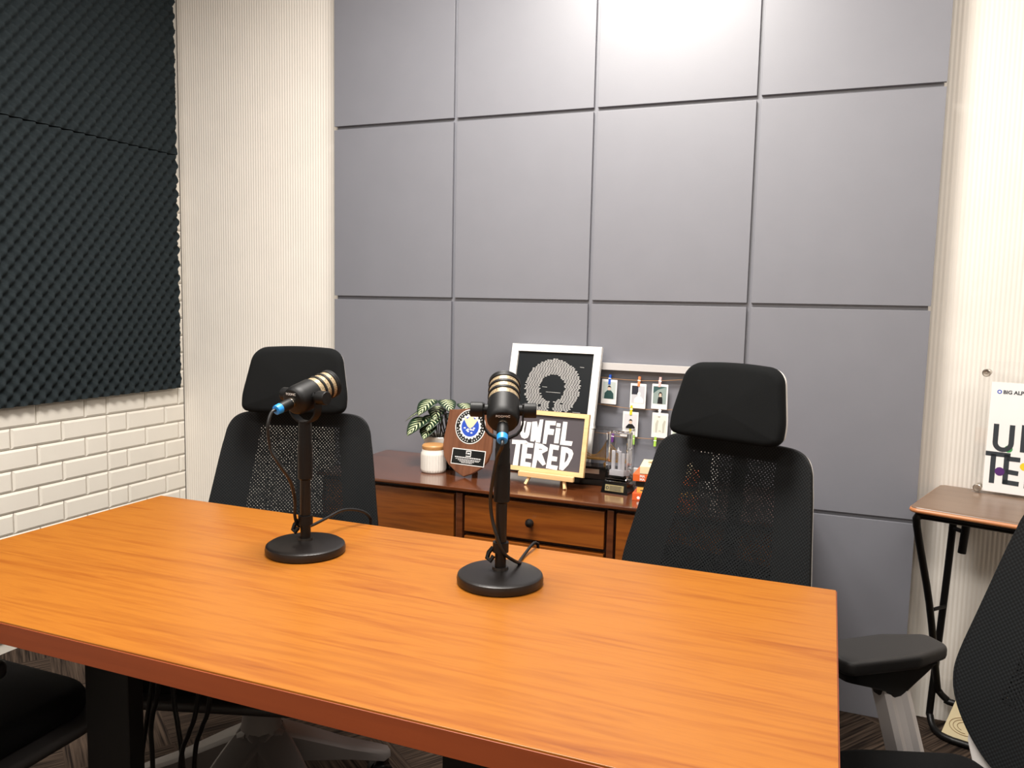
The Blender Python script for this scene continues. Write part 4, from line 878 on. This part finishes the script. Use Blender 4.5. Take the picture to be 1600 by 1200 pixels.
sg = thing('acrylic_sign', 'clear acrylic sign holder with white poster reading UNFILTERED, on the tray table', 'sign', (2.845, -0.006, TT+0.001), (0, 0, -0.3))
def sgp(a, z, d): return Vector((a, -d+0.02*z, z))
AWd, AH = 0.35, 0.36
b = MB(); b.poly([(-0.022, 0.0), (AWd, 0.0), (AWd, AH), (-0.022, AH)], -0.002, 0.001, sgp); b.build('acrylic_sheet', M['acrylic'], sg, smooth=0)
b = MB(); b.poly([(0.007, 0.0065), (0.32, 0.0065), (0.32, 0.305), (0.009, 0.305)], 0.0011, 0.0016, sgp); po = b.build('poster', M['paper'], sg, smooth=0)
for x, z in ((-0.0045, 0.013), (-0.0045, 0.328), (0.332, 0.013), (0.332, 0.328)):
    b = MB(); c = sgp(x, z, 0); b.lathe([(0.0005, 0.0125), (0.0035, 0.0115), (0.0085, 0.0125), (0.0105, 0.0105), (0.0105, 0.002), (0.001, 0.002)], 36, Matrix.Translation(c) @ Matrix.Rotation(PI/2, 4, 'X')); b.cyl(c+Vector((0, 0.001, 0)), c+Vector((0, 0.028, 0)), 0.0085, seg=24); b.build('standoff', M['steel'], sg)
# poster lettering traced in poster coordinates
def pp(px, py):   # photo-crop units of the poster to poster coordinates
    return (px, py)
SX, SZ = 0.0, 0.0
def strokes(bb, segs, wd, d0=0.0016, d1=0.0020):
    for (x0, z0), (x1, z1) in segs:
        v = Vector((x1-x0, z1-z0)).normalized()*(wd/2); n = Vector((-v.y, v.x))
        bb.poly([(x0-v.x*0+n.x, z0+n.y), (x0-n.x, z0-n.y), (x1-n.x, z1-n.y), (x1+n.x, z1+n.y)], d0, d1, sgp)
b = MB(); sw = 0.0125
zt, zm = 0.192, 0.123      # first line
U = [(0.0218, zt), (0.0342, zt), (0.0342, 0.142)]+[(0.0465-0.0123*math.cos(PI*k/10), 0.142-0.0123*math.sin(PI*k/10)) for k in range(1, 10)]+[(0.0588, 0.142), (0.0588, zt), (0.0712, zt), (0.0712, 0.142)]+[(0.0465+0.0247*math.cos(PI*k/12), 0.142-0.0247*math.sin(PI*k/12)) for k in range(1, 12)]+[(0.0218, 0.142)]
b.poly(U, 0.0016, 0.002, sgp)
b.poly([(0.086, 0.195), (0.100, 0.195), (0.122, 0.150), (0.122, 0.207), (0.135, 0.207), (0.135, 0.12), (0.123, 0.12), (0.099, 0.163), (0.099, 0.122), (0.086, 0.122)], 0.0016, 0.002, sgp)
strokes(b, [((0.158, 0.122), (0.158, 0.20)), ((0.152, 0.194), (0.19, 0.194)), ((0.158, 0.162), (0.184, 0.162)), ((0.205, 0.122), (0.205, 0.178)), ((0.228, 0.20), (0.228, 0.122)), ((0.222, 0.128), (0.262, 0.128))], sw)
strokes(b, [((0.200, 0.190), (0.2105, 0.190))], 0.012)
y0_, y1_ = 0.030, 0.116    # second line
strokes(b, [((0.008, 0.110), (0.066, 0.110)), ((0.027, 0.110), (0.027, y0_)), ((0.058, 0.112), (0.058, 0.032)), ((0.058, 0.101), (0.089, 0.101)), ((0.058, 0.066), (0.087, 0.064)), ((0.053, 0.037), (0.090, 0.036))], sw)
strokes(b, [((0.108, 0.107), (0.108, 0.027)), ((0.108, 0.101), (0.136, 0.101)), ((0.137, 0.104), (0.137, 0.066)), ((0.137, 0.07), (0.108, 0.07)), ((0.118, 0.068), (0.142, 0.027)),
            ((0.165, 0.107), (0.165, 0.027)), ((0.165, 0.101), (0.195, 0.101)), ((0.165, 0.066), (0.192, 0.066)), ((0.16, 0.033), (0.196, 0.033)), ((0.218, 0.107), (0.218, 0.027)), ((0.218, 0.101), (0.24, 0.095)), ((0.24, 0.098), (0.258, 0.067)), ((0.258, 0.067), (0.24, 0.036)), ((0.24, 0.036), (0.218, 0.033))], sw)
b.build('poster_lettering', M['ink'], po, smooth=0)
for (x, z, r, c, nm) in ((0.118, 0.176, 0.0105, (36, 98, 206), 'blue'), (0.060, 0.127, 0.0095, (62, 150, 84), 'green'), (0.0995, 0.084, 0.0105, (236, 208, 50), 'yellow'), (0.044, 0.064, 0.0115, (84, 40, 110), 'purple')):
    q = MB(); q.poly(disc(r, 28, x, z), 0.0013 if nm in ('green', 'yellow') else 0.002, 0.0018 if nm in ('green', 'yellow') else 0.0023, sgp); o = q.build('poster_dot', mat(nm+' dot print', c, 0.5), po, smooth=0); o['label'] = nm+' dot'
b = MB(); b.text('BIG ALPHA', 0.0135, lambda a, z, d: sgp(a+0.037, z+0.2785, 0.0016+d), 0.0004, 'LEFT', 0.00045); b.build('poster_heading', M['ink'], po, smooth=0)
b = MB(); b.poly(disc(0.0055, 24, 0.0285, 0.279), 0.0016, 0.002, sgp, [disc(0.0032, 24, 0.0285, 0.279)[::-1]]); b.build('poster_logo', M['sealblue'], po, smooth=0)

# cream card on the floor
t = thing('drawing_board', 'cream card with a pencil drawing leaning on the floor under the tray table', 'drawing', (2.905, -0.065, 0.002), (-0.25, 0, -0.15))
b = MB(); b.slab([(-0.118, 0.0), (0.18, 0.0), (0.18, 0.22), (-0.05, 0.22)], 0.006, 0.0015, upright(0), 1); bd = b.build('card', M['cream'], t, smooth=30)
b = MB()
for a0_, rr in ((0, 0.016), (0.5, 0.024), (1.1, 0.031)):
    b.tube([Vector((-0.055+rr*1.3*math.cos(a0_+i*0.3), -0.0062, 0.045+rr*0.75*math.sin(a0_+i*0.3))) for i in range(15)], 0.0008, 5)
b.build('card_drawing', M['sketch'], bd, smooth=0)
